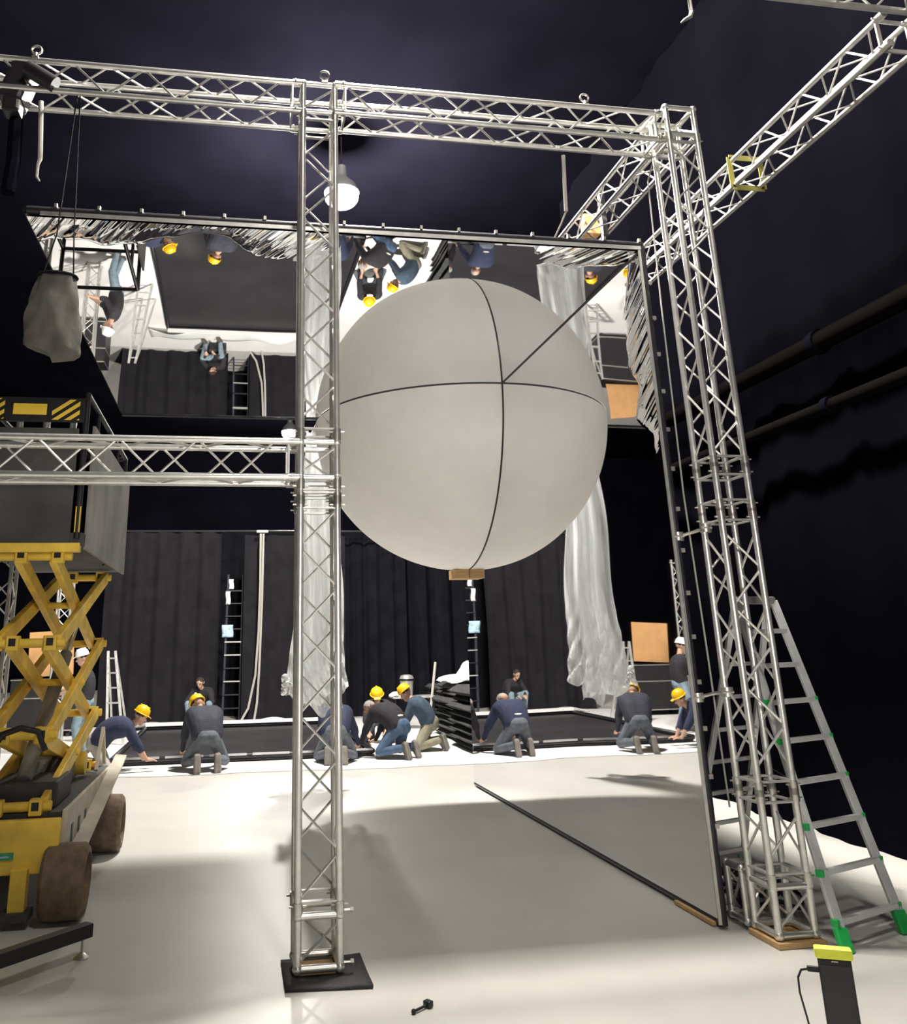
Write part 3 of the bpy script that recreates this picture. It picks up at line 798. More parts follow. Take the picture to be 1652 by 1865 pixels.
# ------------------------------------------------------------------ step ladder beside the post
def ladder_pts():
    f0, f1 = V3((3.62, 5.20, 0)), V3((4.20, 5.42, 0))
    r1 = V3(aty(1408, 1094, 6.22)); d = (f1 - f0).normalized()
    r0 = r1 - d * .44
    b0, b1 = V3((3.66, 7.05, 0)), V3((4.22, 7.25, 0))
    return f0, f1, r0, r1, b0, b1
f0, f1, r0, r1, b0, b1 = ladder_pts()
t = thing('step_ladder', (3.9, 6.1, 0), 'aluminium step ladder with green rung ends standing beside the post', 'ladder')
def rail(a, b, nm='rail', w=.062, m='ladder'):
    MB().bar(a, b, w, .028, (0, 1, 0)).build(nm, MT[m], t, bevel=.004)
rail(f0, r0); rail(f1, r1)
side = (f1 - f0).normalized()
for k in range(9):
    s = (.07 + k * .117)
    a, b = f0.lerp(r0, s), f1.lerp(r1, s)
    g = MB().bar(a, b, .034, .034).build('rung', MT['ladder'], t, bevel=.004)
    if k < 6:
        for e, q in ((-1, a), (1, b)):
            MB().box(q + side * e * .022, (.03, .045, .042), Matrix.Rotation(math.atan2(side.y, side.x), 3, 'Z')).build('rung_cap', MT['greenp'], g, bevel=.004)
for q, q2 in ((f0, r0), (f1, r1)):
    dd = (q2 - q).normalized()
    MB().bar(q - dd * .0, q + dd * .13, .078, .042, (0, 1, 0)).build('foot', MT['greenp'], t, bevel=.006)
ra0, ra1 = r0 + V3((.02, .05, -.02)), r1 + V3((-.02, .05, -.02))
rail(b0, ra0, 'rear_rail', .045); rail(b1, ra1, 'rear_rail', .045)
for k in range(8):
    s = .06 + k * .12
    MB().bar(b0.lerp(ra0, s), b1.lerp(ra1, s), .028, .028).build('rear_rung', MT['ladder'], t)
for q in (b0, b1): MB().box(q + V3((0, 0, .03)), (.045, .06, .06)).build('foot', MT['greenp'], t, bevel=.005)
MB().bar(r0 + V3((0, .02, .0)), r1 + V3((0, .02, .0)), .07, .05).build('hinge_bar', MT['aludark'], t)
MB().tube([f1.lerp(r1, .42), (f1.lerp(r1, .42) + b1.lerp(ra1, .42)) / 2 - V3((0, 0, .12)), b1.lerp(ra1, .42)], .005, 6).build('stay_strap', MT['cable'], t)

# black tool roll and cable clutter behind the foot of the post
rnd = random.Random(77)
t = thing('cable_heap', (3.75, 6.3, 0), 'heap of black cables lying behind the foot of the post', 'cable')
for k in range(5):
    c = V3((3.62 + rnd.uniform(-.12, .15), 6.2 + rnd.uniform(-.15, .25), .03 + .03 * k))
    R = rnd.uniform(.14, .24)
    pts = [c + V3((R * math.cos(a) * 1.1, R * math.sin(a), .03 * math.sin(3 * a + k))) for a in np.linspace(0, 6.6, 30)]
    MB().tube(pts, .014, 6).build('coil', MT['cable'], t, smooth=True)
tag(MB().tube([(3.28, 6.0, .24), (3.44, 5.92, .23), (3.56, 5.86, .22)], .012, 8).build('chrome_rod', MT['alu'], smooth=True), 'short bright rod lying across the cables by the mirror foot', 'rod')

# black tube frame on a thin leg beside the lift
fa, fb = V3(aty(163, 1692, 6.15)), V3((-1.62, 5.30, .0)); fb.z = fa.z
t = thing('levelling_bar', (-1, 6, 0), 'low black box bar on a thin threaded leg beside the lift wheel', 'frame')
MB().bar(fa, fb, .075, .075).build('bar', MT['black'], t, bevel=.004)
lp = V3(fl(148, 1746))
MB().cyl(lp + V3((0, 0, .01)), (lp.x, lp.y, fa.z), .008, 8).build('leg', MT['steel'], t)
l2 = fb.lerp(fa, .08); l2.z = 0
MB().cyl(l2 + V3((0, 0, .01)), (l2.x, l2.y, fa.z), .008, 8).build('leg', MT['steel'], t)
MB().lathe([(0, .03), (.015, .03), (.045, .006), (.045, 0), (0, 0)], 14, l2).build('foot_plate', MT['steel'], t, smooth=True)
MB().lathe([(0, .03), (.015, .03), (.045, .006), (.045, 0), (0, 0)], 14, lp).build('foot_plate', MT['steel'], t, smooth=True)

# ------------------------------------------------------------------ phone on a stand
PY = 2.08
pc = V3(aty(1529, 1812, PY)); pw, ph_ = .072, .150
Rp = Matrix.Rotation(-.50, 3, 'Z')
st_ = thing('phone_stand', (pc.x, pc.y, 0), 'slim black stand with a neon yellow clamp gripping a phone', 'stand')
MB().box(pc + V3((0, 0, ph_ / 2 + .010)), (pw + .008, .03, .022), Rp).build('upper_jaw', MT['yclamp'], st_, bevel=.004)
MB().box(pc + V3((0, 0, -ph_ / 2 - .010)), (.03, .03, .018), Rp).build('lower_jaw', MT['red'], st_, bevel=.004)
MB().box(pc + Rp @ V3((0, .022, 0)), (.03, .012, ph_ + .04), Rp).build('back_bar', MT['black'], st_, bevel=.002)
MB().cyl((pc.x, pc.y, .45), (pc.x, pc.y, pc.z - ph_ / 2 - .015), .010, 10).build('pole', MT['black'], st_, smooth=True)
MB().cyl((pc.x, pc.y, .05), (pc.x, pc.y, .5), .014, 10).build('pole', MT['black'], st_, smooth=True)
for k in range(3):
    a = k * 2.094 + .4
    MB().cyl((pc.x, pc.y, .32), (pc.x + .28 * math.cos(a), pc.y + .28 * math.sin(a), .012), .009, 8).build('leg', MT['black'], st_, smooth=True)
t = thing('phone', pc - V3((0, 0, ph_ / 2)), 'black smartphone clamped upright with a charging cable plugged in', 'phone')
mb = MB(); mb.box(pc, (pw, .010, ph_), Rp)
mb.build('body', MT['phoneb'], t, bevel=.0045)
MB().box(pc + Rp @ V3((0, -.0056, -.002)), (pw - .008, .0012, ph_ - .026), Rp).build('screen', MT['screen'], t)
MB().box(pc + Rp @ V3((0, -.0062, .068)), (.014, .001, .0025), Rp).build('earpiece', MT['steel'], t)
MB().box(pc + Rp @ V3((.004, -.0062, -.070)), (.016, .001, .002), Rp).build('button_line', MT['steel'], t)
c0 = pc + Rp @ V3((-pw / 2, 0, .048))
MB().box(c0 + Rp @ V3((-.012, 0, 0)), (.026, .008, .012), Rp).build('plug', MT['cable'], t, bevel=.002)
cb = [c0 + Rp @ V3((-.02, 0, 0)), c0 + Rp @ V3((-.038, 0, -.004)), c0 + Rp @ V3((-.047, 0, -.02)), c0 + Rp @ V3((-.048, 0, -.05)), c0 + Rp @ V3((-.040, 0, -.10)), c0 + Rp @ V3((-.030, 0, -.17)), V3((pc.x - .02, pc.y + .01, pc.z - .34)), V3((pc.x + .0, pc.y + .02, .2)), V3((pc.x + .05, pc.y + .05, .01))]
MB().tube(cb, .0026, 6).build('cable', MT['cable'], t, smooth=True)

# ------------------------------------------------------------------ scissor lift
L_ = thing('scissor_lift', (-1.55, 8.2, 0), 'worn yellow scissor lift raised beside the low crossbeam', 'scissor lift')
LX0, LX1, LY0, LY1 = -2.05, -1.19, 7.0, 9.5
MB().bx(LX0, LX1, LY0, LY1, .30, .62).build('chassis', MT['darkboard'], L_, bevel=.01)
ep = MB().bx(LX0 - .02, LX1 + .025, 6.88, 6.95, .31, .655).build('end_panel', MT['yellow'], L_, bevel=.012)
a, b = aty(-20, 1569, 6.875), aty(25, 1553, 6.875)
sk = MB().bx(a[0], b[0], 6.872, 6.878, a[2], b[2]).build('sticker', MT['greenl'], ep)
MB().bx(a[0] + .03, b[0] - .03, 6.868, 6.871, a[2] + .015, b[2] - .02).build('sticker_print', MT['bluew'], ep)
sp_ = MB().bx(LX1 + .02, LX1 + .05, 6.95, 9.55, .34, .70).build('side_panel', MT['sidegrey'], L_, bevel=.006)
for y in (7.2, 7.5, 7.8):
    MB().bx(LX1 + .045, LX1 + .055, y, y + .07, .40, .56).build('slot', MT['black'], sp_)
MB().add([(LX1 + .05, 7.0, .35), (LX1 + .16, 7.0, .34), (LX1 + .16, 9.6, .74), (LX1 + .05, 9.6, .75), (LX1 + .05, 7.0, .37), (LX1 + .16, 7.0, .36), (LX1 + .16, 9.6, .76), (LX1 + .05, 9.6, .77)], [(0, 3, 2, 1), (4, 5, 6, 7), (0, 1, 5, 4), (1, 2, 6, 5), (2, 3, 7, 6), (3, 0, 4, 7)]).build('side_ramp', MT['sidegrey'], L_)
MB().bx(LX0, LX1, 7.0, 9.5, .62, .68).build('deck_tray', MT['darkboard'], L_)
MB().bx(-1.85, -1.25, 7.15, 7.75, .68, .86).build('battery_box', MT['darkboard'], L_, bevel=.02)
MB().bx(-1.80, -1.35, 8.0, 8.5, .68, .92).build('pump_case', MT['grime'], L_, bevel=.03)
MB().cyl((-1.75, 8.75, .80), (-1.30, 8.75, .80), .10, 16).build('oil_tank', MT['yellow'], L_, smooth=True)
MB().tube([(-1.45, 7.7, .84), (-1.40, 7.9, 1.0), (-1.42, 8.1, .95), (-1.5, 8.3, .9)], .018, 8).build('hydraulic_hose', MT['cable'], L_, smooth=True)
MB().bar((-1.24, 9.0, .70), (-1.24, 9.3, 1.05), .03, .03).build('service_strut', MT['sidegrey'], L_)
MB().bar((-1.24, 9.55, .70), (-1.24, 9.3, 1.05), .03, .03).build('service_strut', MT['sidegrey'], L_)
for (wx_, wy) in ((-1.11, 6.93), (-1.11, 9.0), (-2.02, 6.93), (-2.02, 9.0)):
    mb = MB(); prof = [(.10, -.15), (.215, -.145), (.24, -.12), (.245, 0), (.24, .12), (.215, .145), (.175, .15), (.16, .05), (.0, .05)]
    w_ = mb.lathe(prof, 28, (wx_, wy, .246), Matrix.Rotation(math.pi / 2, 3, 'Y')).build('wheel', MT['tyre'], L_, smooth=True)
    MB().lathe([(.0, .10), (.05, .10), (.06, .06), (.10, .055), (.158, .055)], 20, (wx_, wy, .246), Matrix.Rotation(math.pi / 2, 3, 'Y')).build('hub', MT['black'], w_, smooth=True)
for x in (-1.40, -1.95):
    og = MB().bx(x - .055, x + .055, 6.80, 6.90, .10, .36).build('outrigger', MT['yellow'], L_, bevel=.006)
    MB().bx(x - .09, x + .09, 6.76, 6.94, .05, .10).build('outrigger_pad', MT['darkboard'], og)
zl = [.72, 1.20, 1.85, 2.50]
NY, FY = 7.02, 9.25
for i in range(3):
    za, zb = zl[i], zl[i + 1]
    for x in (-1.66, -1.40):
        MB().bar((x, NY, zb), (x, FY, za), .055, .12, (0, 0, 1)).build('scissor_arm', MT['yellow'], L_, bevel=.008)
    for x in (-1.745, -1.315):
        MB().bar((x, NY, za), (x, FY, zb), .055, .12, (0, 0, 1)).build('scissor_arm', MT['yellow'], L_, bevel=.008)
    MB().cyl((-1.79, (NY + FY) / 2, (za + zb) / 2), (-1.27, (NY + FY) / 2, (za + zb) / 2), .03, 10).build('pivot_tube', MT['yellow'], L_, smooth=True)
for z in zl:
    for y in (NY, FY):
        MB().cyl((-1.80, y, z), (-1.26, y, z), .034, 12).build('cross_tube', MT['yellow'], L_, smooth=True)
        for x in (-1.63, -1.36):
            bk = MB().bx(x - .045, x + .045, y - .07, y + .02, z - .055, z + .055).build('pivot_bracket', MT['yellow'], L_, bevel=.008)
            MB().bx(x - .025, x + .025, y - .073, y - .068, z - .02, z + .035).build('slot', MT['black'], bk)
MB().tube([(-1.70, 6.93, 1.10), (-1.62, 6.92, 1.22), (-1.50, 6.92, 1.26), (-1.38, 6.93, 1.23), (-1.33, 6.97, 1.10)], .022, 8).build('hydraulic_hose', MT['cable'], L_, smooth=True)
MB().cyl((-1.53, 7.3, .85), (-1.53, 8.6, 1.75), .06, 12).build('ram', MT['grime'], L_, smooth=True)
MB().cyl((-1.53, 8.5, 1.68), (-1.53, 9.0, 2.03), .035, 12).build('ram_rod', MT['alu'], L_, smooth=True)
# platform
PX0, PX1, PY0, PY1, PZ = -2.10, -1.17, 6.9, 9.45, 2.57
MB().bx(PX0, PX1, PY0, PY1, PZ, PZ + .10).build('platform_deck', MT['darkboard'], L_, bevel=.01)
MB().bx(PX0 + .2, PX1 - .02, PY0 - .01, PY0 + .06, PZ - .05, PZ + .02).build('deck_beam', MT['yellow'], L_, bevel=.006)
MB().bx(PX1 - .012, PX1 + .012, PY0 + .10, PY1, PZ - .02, PZ + .98).build('side_board', MT['grime'], L_, bevel=.004)
MB().bx(PX0, PX1 - .10, PY0 - .012, PY0 + .012, PZ + .02, PZ + .93).build('end_board', MT['darkboard'], L_, bevel=.004)
MB().bx(PX1 - .07, PX1 - .03, PY0 - .02, PY0 + .02, PZ + .10, PZ + .30).build('corner_post_sleeve', MT['yellow'], L_)
RT = 3.74
for y in (PY0, PY1):
    for x in (PX0, PX1 - .05):
        MB().cyl((x, y, PZ + .05), (x, y, RT + .06), .024, 10).build('guard_post', MT['black'], L_, smooth=True)
for z in (RT + .05, 3.30):
    MB().cyl((PX1 - .05, PY0, z), (PX1 - .05, PY1, z), .022, 10).build('guard_rail', MT['black'], L_, smooth=True)
    MB().cyl((PX0, PY0, z), (PX0, PY1, z), .022, 10).build('guard_rail', MT['black'], L_, smooth=True)
    MB().cyl((PX0, PY1, z), (PX1 - .05, PY1, z), .022, 10).build('guard_rail', MT['black'], L_, smooth=True)
for y in (7.5, 8.15, 8.8):
    MB().cyl((PX1 - .05, y, PZ + .9), (PX1 - .05, y, RT + .05), .018, 8).build('guard_post', MT['black'], L_, smooth=True)
hb = MB().bx(PX0, PX1 - .06, PY0 - .035, PY0 - .01, 3.545, 3.745).build('hazard_board', MT['black'], L_, bevel=.004)
def stripes(xa, xb, slope=1.0, n=3):
    z0, z1 = 3.56, 3.73; hgt = z1 - z0
    step = (xb - xa) / (n - .8)
    for k in range(-1, n + 1):
        # a slanted band clipped to the panel
        s0 = xa + k * step; w = step * .5
        poly = [(s0, z0), (s0 + w, z0), (s0 + w + hgt * 1.35, z1), (s0 + hgt * 1.35, z1)]
        def clip(P, f, g):
            out = []
            for i in range(len(P)):
                p, q = P[i], P[(i + 1) % len(P)]
                if f(p): out.append(p)
                if f(p) != f(q): out.append(g(p, q))
            return out
        cx_ = lambda X: (lambda p, q: (X, p[1] + (q[1] - p[1]) * (X - p[0]) / (q[0] - p[0])))
        poly = clip(poly, lambda p: p[0] >= xa, cx_(xa)); poly = clip(poly, lambda p: p[0] <= xb, cx_(xb)) if poly else poly
        if len(poly) < 3: continue
        nP = len(poly); y = PY0 - .041
        vs = [(p[0], y, p[1]) for p in poly] + [(p[0], y + .004, p[1]) for p in poly]
        fs = [tuple(range(nP)), tuple(reversed(range(nP, 2 * nP)))] + [(i, i + nP, (i + 1) % nP + nP, (i + 1) % nP) for i in range(nP)]
        MB().add(vs, fs).build('warning_stripe', MT['yellow2'], hb)
stripes(float(aty(97, 750, PY0)[0]), float(aty(147, 750, PY0)[0])); stripes(PX0 + .05, float(aty(10, 750, PY0)[0]))
MB().bx(float(aty(26, 750, PY0)[0]), float(aty(87, 750, PY0)[0]), PY0 - .04, PY0 - .035, 3.60, 3.69).build('name_plate', MT['yellow2'], hb)
# load on the platform
t = thing('cloth_bundle', (-1.6, 8.2, 2.7), 'bundle of dark cloth heaped on the lift platform', 'cloth')
lump(-1.62, 8.1, PZ + .10, .38, .8, .95, 31).build('bundle', MT['drape'], t, smooth=True)
for k, (x, y, h) in enumerate(((-1.55, 7.15, .95), (-1.80, 7.2, .9), (-1.42, 7.3, .98))):
    o = MB().cyl((x, y, PZ + .10), (x + .03 * (k - 1), y, PZ + h + .2), .028, 10).build('metal_tube', MT['aludark'], smooth=True)
    tag(o, ('middle-length', 'shortest', 'tallest')[k] + ' grey tube standing upright on the lift platform', 'tube', 'tubes on the platform')

# chain hoist and chain bag on the top beam
hx = float(aty(38, 150, CY)[0])
t = thing('chain_hoist', (hx, CY, 5.2), 'dark chain hoist clamped in the top beam above the chain bag', 'chain hoist')
MB().box((hx, CY - .02, 5.72), (.17, .22, .34), Matrix.Rotation(.25, 3, 'Y')).build('motor_body', MT['black'], t, bevel=.03)
MB().cyl((hx + .08, CY - .16, 5.78), (hx + .28, CY - .16, 5.66), .06, 14).build('motor_cap', MT['black'], t, smooth=True)
MB().box((hx - .02, CY - .05, 5.52), (.12, .14, .12)).build('gear_case', MT['black'], t, bevel=.02)
MB().tube([(hx, CY, 5.45), (hx + .02, CY - .02, 5.1), (hx + .01, CY - .03, 4.85)], .05, 8).build('chain_sleeve', MT['hall'], t, smooth=True)
MB().tube([aty(75, 185, CY), aty(73, 290, CY), aty(69, 300, CY), aty(67, 322, CY), aty(72, 330, CY)], [.018, .017, .012, .01, .006], 8).build('load_strap', MT['rope'], t, smooth=True)
p0_, p1_ = aty(105, 505, CY - .28), aty(105, 650, CY - .28)
bxc, bzt, bzb = float(p0_[0]), float(p0_[2]), float(p1_[2])
t = thing('chain_bag', (bxc, CY, bzb), 'grimy grey canvas chain bag hanging in front of the lift', 'bag')
def bagf(u, v):
    a = u * 2 * math.pi
    w = .115 + .055 * math.sin(min(1, (1 - v) * 1.25) * math.pi * .5) * 1.0
    if v < .12: w *= math.sqrt(max(0.0, 1 - ((.12 - v) / .12) ** 2)) * .9 + .1
    r = 1 + .06 * math.sin(5 * a + 6 * v) + .04 * math.sin(9 * a - 11 * v)
    return (bxc + w * r * math.cos(a) * 1.02, CY - .28 + .7 * w * r * math.sin(a), bzb + (bzt - bzb) * v - .04 * math.cos(a) * (1 - v))
MB().grid(bagf, 36, 22).build('canvas', MT['bag'], t, smooth=True)
MB().tube([(bxc - .1, CY - .28, bzt - .02), (bxc - .05, CY - .2, bzt + .35), (bxc - .02, CY - .14, 5.60)], .005, 6).build('hanging_chain', MT['chain'], t, smooth=True)
MB().tube([(bxc + .1, CY - .28, bzt - .02), (bxc + .06, CY - .2, bzt + .35), (bxc, CY - .14, 5.60)], .005, 6).build('hanging_chain', MT['chain'], t, smooth=True)
MB().tube([(bxc + .12 * math.cos(a), CY - .28 + .085 * math.sin(a), bzt) for a in np.linspace(0, 2 * math.pi, 25)], .012, 6).build('rim_hoop', MT['chain'], t, smooth=True)

# far step ladder by the standing man
t = thing('far_ladder', (-2.7, 18, 0), 'grey step ladder standing behind the man in the white helmet', 'ladder')
la, lb = V3((float(aty(198, 1300, 18.2)[0]), 18.2, 0)), V3((float(aty(226, 1330, 18.2)[0]), 18.2, 0))
ta, tb = V3((float(aty(196, 1205, 18.6)[0]), 18.6, 1.75)), V3((float(aty(209, 1205, 18.6)[0]), 18.6, 1.75))
MB().bar(la, ta, .05, .03, (0, 1, 0)).build('rail', MT['aludark'], t); MB().bar(lb, tb, .05, .03, (0, 1, 0)).build('rail', MT['aludark'], t)
for k in range(6):
    s = .12 + k * .16; MB().bar(la.lerp(ta, s), lb.lerp(tb, s), .04, .03).build('rung', MT['alu'], t)
for q in (la, lb): MB().bar(q + V3((0, .9, 0)), (ta if q is la else tb), .04, .03, (0, 1, 0)).build('rear_rail', MT['aludark'], t)

# ------------------------------------------------------------------ people
def capsule(mb, a, b, ra, rb, n=12):
    a, b = V3(a), V3(b); d = b - a
    if d.length < 1e-5:
        mb.ball(a, max(ra, rb), n, 8); return
    z = d.normalized(); x = z.orthogonal().normalized(); R = Matrix((x, z.cross(x), z)).transposed()
    prof = [(max(1e-4, ra * math.sin(t)), -ra * math.cos(t)) for t in np.linspace(0, math.pi / 2, 5)]
    prof += [(max(1e-4, rb * math.cos(t)), d.length + rb * math.sin(t)) for t in np.linspace(0, math.pi / 2, 5)]
    mb.lathe(prof, n, a, R)


def ik(a, b, l1, l2, hint):
    a, b, hint = V3(a), V3(b), V3(hint)
    d = b - a; L = min(d.length, (l1 + l2) * .995)
    dn = d.normalized()
    x = (l1 * l1 - l2 * l2 + L * L) / (2 * L)
    hgt = math.sqrt(max(1e-6, l1 * l1 - x * x))
    p = hint - dn * hint.dot(dn)
    return a + dn * x + p.normalized() * hgt


def person(label, loc, rz, P, top, trs, cover=None, hair=None, sleeves='long', shoe='shoe', band=None, sole=False):
    g = lambda k, dflt=None: V3(P[k]) if k in P else (V3(dflt) if dflt is not None else None)
    H, C, HD = g('hip'), g('chest'), g('head')
    F = g('face', (0, 1, 0)).normalized()
    lh, ls = g('hip_lat', (1, 0, 0)).normalized(), g('sh_lat', (1, 0, 0)).normalized()
    Uh = (HD - C).normalized() if 'hup' not in P else g('hup').normalized()
    Uh = (Uh - F * Uh.dot(F)).normalized(); side = F.cross(Uh)
    sp = (C - H).normalized(); back = -(lh.cross(-sp)).normalized()
    if back.dot(V3((0, -1, 0))) < 0: back = -back
    bones = []            # a, b, ra, rb, material index: 0 skin 1 top 2 trousers 3 shoe 4 sole
    B = lambda a, b, ra, rb, t: bones.append((V3(a), V3(b), ra, rb, t))
    BK = P.get('bulk', 1.12)
    lm = (lh + ls).normalized()
    B(H - lh * .09, H + lh * .09, .128, .128, 2)
    B(H - lh * .06 + back * .055 - sp * .03, H + lh * .06 + back * .055 - sp * .03, .118, .118, 2)
    for s in (-1, 1): B(H + lh * .075 * s + back * .05 - sp * .02, H + lh * .08 * s + back * .03 - sp * .06, .112, .108, 2)
    hunch = back * P.get('hunch', .05)
    for k in range(13):
        u = .10 + .86 * k / 12
        q = H.lerp(C, u) + hunch * math.sin(u * math.pi); ll = lh.lerp(ls, u).normalized()
        w = .075 + .085 * u ** 1.2; rr = (.128 if u < .8 else .128 - (u - .8) * .26) * BK
        B(q - ll * w, q + ll * w, rr, rr, 1)
    B(C - ls * .165 - sp * .02, C + ls * .165 - sp * .02, .078 * BK, .078 * BK, 1)
    nb = C + sp * .05
    B(nb, HD - Uh * .05, .058, .054, 0)
    B(HD + Uh * .035 - F * .015, HD + Uh * .03 + F * .02, .088, .086, 0)
    B(HD - Uh * .03 + F * .035, HD - Uh * .075 + F * .055, .062, .042, 0)
    B(HD + Uh * .005 + F * .10, HD - Uh * .02 + F * .118, .012, .016, 0)
    B(HD - Uh * .055 + F * .092 - side * .018, HD - Uh * .055 + F * .092 + side * .018, .011, .011, 0)
    for s in (-1, 1): B(HD + side * s * .09 - F * .01 + Uh * .015, HD + side * s * .088 - F * .005 - Uh * .025, .018, .012, 0)
    for s, k in ((-1, 'l'), (1, 'r')):
        sh = C + ls * s * .19 - sp * .015
        hd = g('hand_' + k); hint = g('elbow_' + k, (s * .6, -.3, .3))
        el = ik(sh, hd, .29, .265, hint)
        fd = (hd - el).normalized()
        wr = sh + (el - sh) * 1.0
        wrist = el + fd * .26
        B(sh, el, .070 * BK, .056 * BK, 1)
        B(el, el.lerp(wrist, .25), .056 * BK, .052 * BK, 1)
        B(el, wrist, .050 if sleeves == 'long' else .043, .036 if sleeves == 'long' else .029, 1 if sleeves == 'long' else 0)
        pd = g('palm_' + k, fd).normalized()                  # where the fingers point
        pn = g('back_' + k, (0, 0, 1)); pn = (pn - pd * pn.dot(pd)).normalized(); ps = pd.cross(pn) * s
        for q in (-.022, 0, .022): B(wrist + ps * q * .7, wrist + pd * .085 + ps * q, .019, .017, 0)
        for j, (q, ln) in enumerate(((-.030, .062), (-.010, .074), (.010, .070), (.029, .056))):
            k0 = wrist + pd * .088 + ps * q; k1 = k0 + (pd - pn * .25).normalized() * ln * .55; k2 = k1 + (pd - pn * .8).normalized() * ln * .45
            B(k0, k1, .0105, .0095, 0); B(k1, k2, .0095, .0085, 0)
        t0 = wrist + pd * .025 - ps * .026; t1 = t0 - ps * .03 + pd * .03 - pn * .01; t2 = t1 + pd * .034 - pn * .008
        B(t0, t1, .014, .0115, 0); B(t1, t2, .0115, .0095, 0)
        hj = H + lh * s * .10 - sp * .02
        an = g('ankle_' + k); kn = ik(hj, an, .43, .41, g('knee_' + k, (s * .25, 1, 0)))
        B(hj, kn, .112, .080, 2); B(kn, an, .078, .058, 2)
        td = g('toe_' + k, (0, 1, 0)).normalized(); hu = (an - kn).normalized()
        sn = g('sole_' + k, (0, 0, -1)).normalized()
        heel = an - td * .055 + sn * .035
        B(an, heel, .049, .044, 3); B(an + td * .02, an + td * .13 + sn * .03, .047, .038, 3)
        fw = td.cross(sn).normalized()
        for q in (-.022, .022):
            B(heel + fw * q * .7, an + td * .16 + sn * .045 + fw * q, .040, .036, 3)
            if sole: B(heel + sn * .026 + fw * q * .8, an + td * .165 + sn * .072 + fw * q * 1.15, .030, .028, 4)
    mb = MB()
    for a, b, ra, rb, t in bones: capsule(mb, a, b, ra, rb)
    me = mb.mesh('raw', MT['skin'])
    tmp = bpy.data.objects.new('raw', me); COL.objects.link(tmp)
    r = tmp.modifiers.new('r', 'REMESH'); r.mode = 'VOXEL'; r.voxel_size = .0105; r.adaptivity = 0
    sm = tmp.modifiers.new('s', 'SMOOTH'); sm.factor = .45; sm.iterations = 3
    dg = bpy.context.evaluated_depsgraph_get()
    body = bpy.data.meshes.new_from_object(tmp.evaluated_get(dg)); body.name = 'person'
    bpy.data.objects.remove(tmp); bpy.data.meshes.remove(me)
    n = len(body.polygons); cen = np.empty(n * 3); body.polygons.foreach_get('center', cen); cen = cen.reshape(-1, 3)
    best = np.full(n, 1e9); idx = np.zeros(n, dtype=np.int32)
    for a, b, ra, rb, t in bones:
        a_, d_ = np.array(a), np.array(b - a); LL = max(1e-9, (d_ ** 2).sum())
        u = np.clip(((cen - a_) @ d_) / LL, 0, 1)
        dist = np.linalg.norm(cen - a_ - u[:, None] * d_, axis=1) - (ra + (rb - ra) * u)
        w = dist < best; best[w] = dist[w]; idx[w] = t
    body.materials.clear()
    for k in ('skin', top, trs, shoe, 'sole'): body.materials.append(MT[k])
    body.polygons.foreach_set('material_index', idx); body.polygons.foreach_set('use_smooth', [True] * n)
    t = thing('person', loc, label, 'person', None, Matrix.Translation(V3(loc)) @ Matrix.Rotation(rz, 4, 'Z'))
    ob = bpy.data.objects.new('body', body); COL.objects.link(ob); ob.parent = t
    Rh = Matrix((side, F, Uh)).transposed()
    def child(name, mb_, m, sm=True):
        o = mb_.build(name, MT[m], None, smooth=sm); o.parent = t; return o
    for s in (-1, 1):
        child('eye', MB().ball(HD + side * s * .032 + F * .098 + Uh * .018, .011, 8, 6), 'hair')
    if hair:
        mb_ = MB(); nU, nV = 20, 8
        def hf(u, v):
            a = u * 2 * math.pi; p = v * 1.75
            r_ = .097 + .004 * math.sin(7 * a + 5 * p)
            q = V3((r_ * math.sin(p) * math.cos(a), r_ * math.sin(p) * math.sin(a), r_ * math.cos(p)))
            if q.y > .05 and q.z < .03: q.z = .03 + .02 * (q.z - .03); q.y = min(q.y, .085)
            return HD + Uh * .035 + Rh @ q
        mb_.grid(hf, nU, nV); child('hair', mb_, hair)
    if cover:
        c = HD + Uh * .055
        prof = [(.133, .000), (.135, .006), (.121, .012), (.118, .045), (.104, .085), (.073, .114), (.035, .129), (.0005, .132)]
        child('helmet', MB().lathe([(.110, -.004), (.133, -.004)] + prof, 24, c, Rh).box(c + F * .135 + Uh * -.002, (.12, .06, .008), Rh @ Matrix.Rotation(-.2, 3, 'X')).bar(c - F * .08 + Uh * .114, c + F * .08 + Uh * .114, .03, .02, Uh), cover)
    if band:
        q = H.lerp(C, .17) + back * .045
        pts = [q + (lh * math.cos(a) * .205 + back * math.sin(a) * .125) for a in np.linspace(-.1, math.pi + .1, 16)]
        child('waistband', MB().tube(pts, .022, 6), band)
    return t


def kneel(lean=.40, hipz=.44, cz=.86, twist=0.0, hl=(-.22, .62, .06), hr=(.22, .62, .06), head=None, face=(0, .8, -.6), spread=.13, **kw):
    C = (twist, lean, cz); hd = head or (twist * 1.3, lean + .17, cz + .11)
    d = dict(hip=(0, 0, hipz), chest=C, head=hd, face=face, hand_l=hl, hand_r=hr, palm_l=(0, .9, -.3), palm_r=(0, .9, -.3),
             ankle_l=(-spread, -.20, .17), ankle_r=(spread, -.20, .17), toe_l=(0, -.28, -1), toe_r=(0, -.28, -1),
             sole_l=(0, -1, .15), sole_r=(0, -1, .15), knee_l=(-.35, 1, -.1), knee_r=(.35, 1, -.1))
    d.update(kw); return d


def at_floor(px, py): p = fl(px, py); return (float(p[0]), float(p[1]), .014)


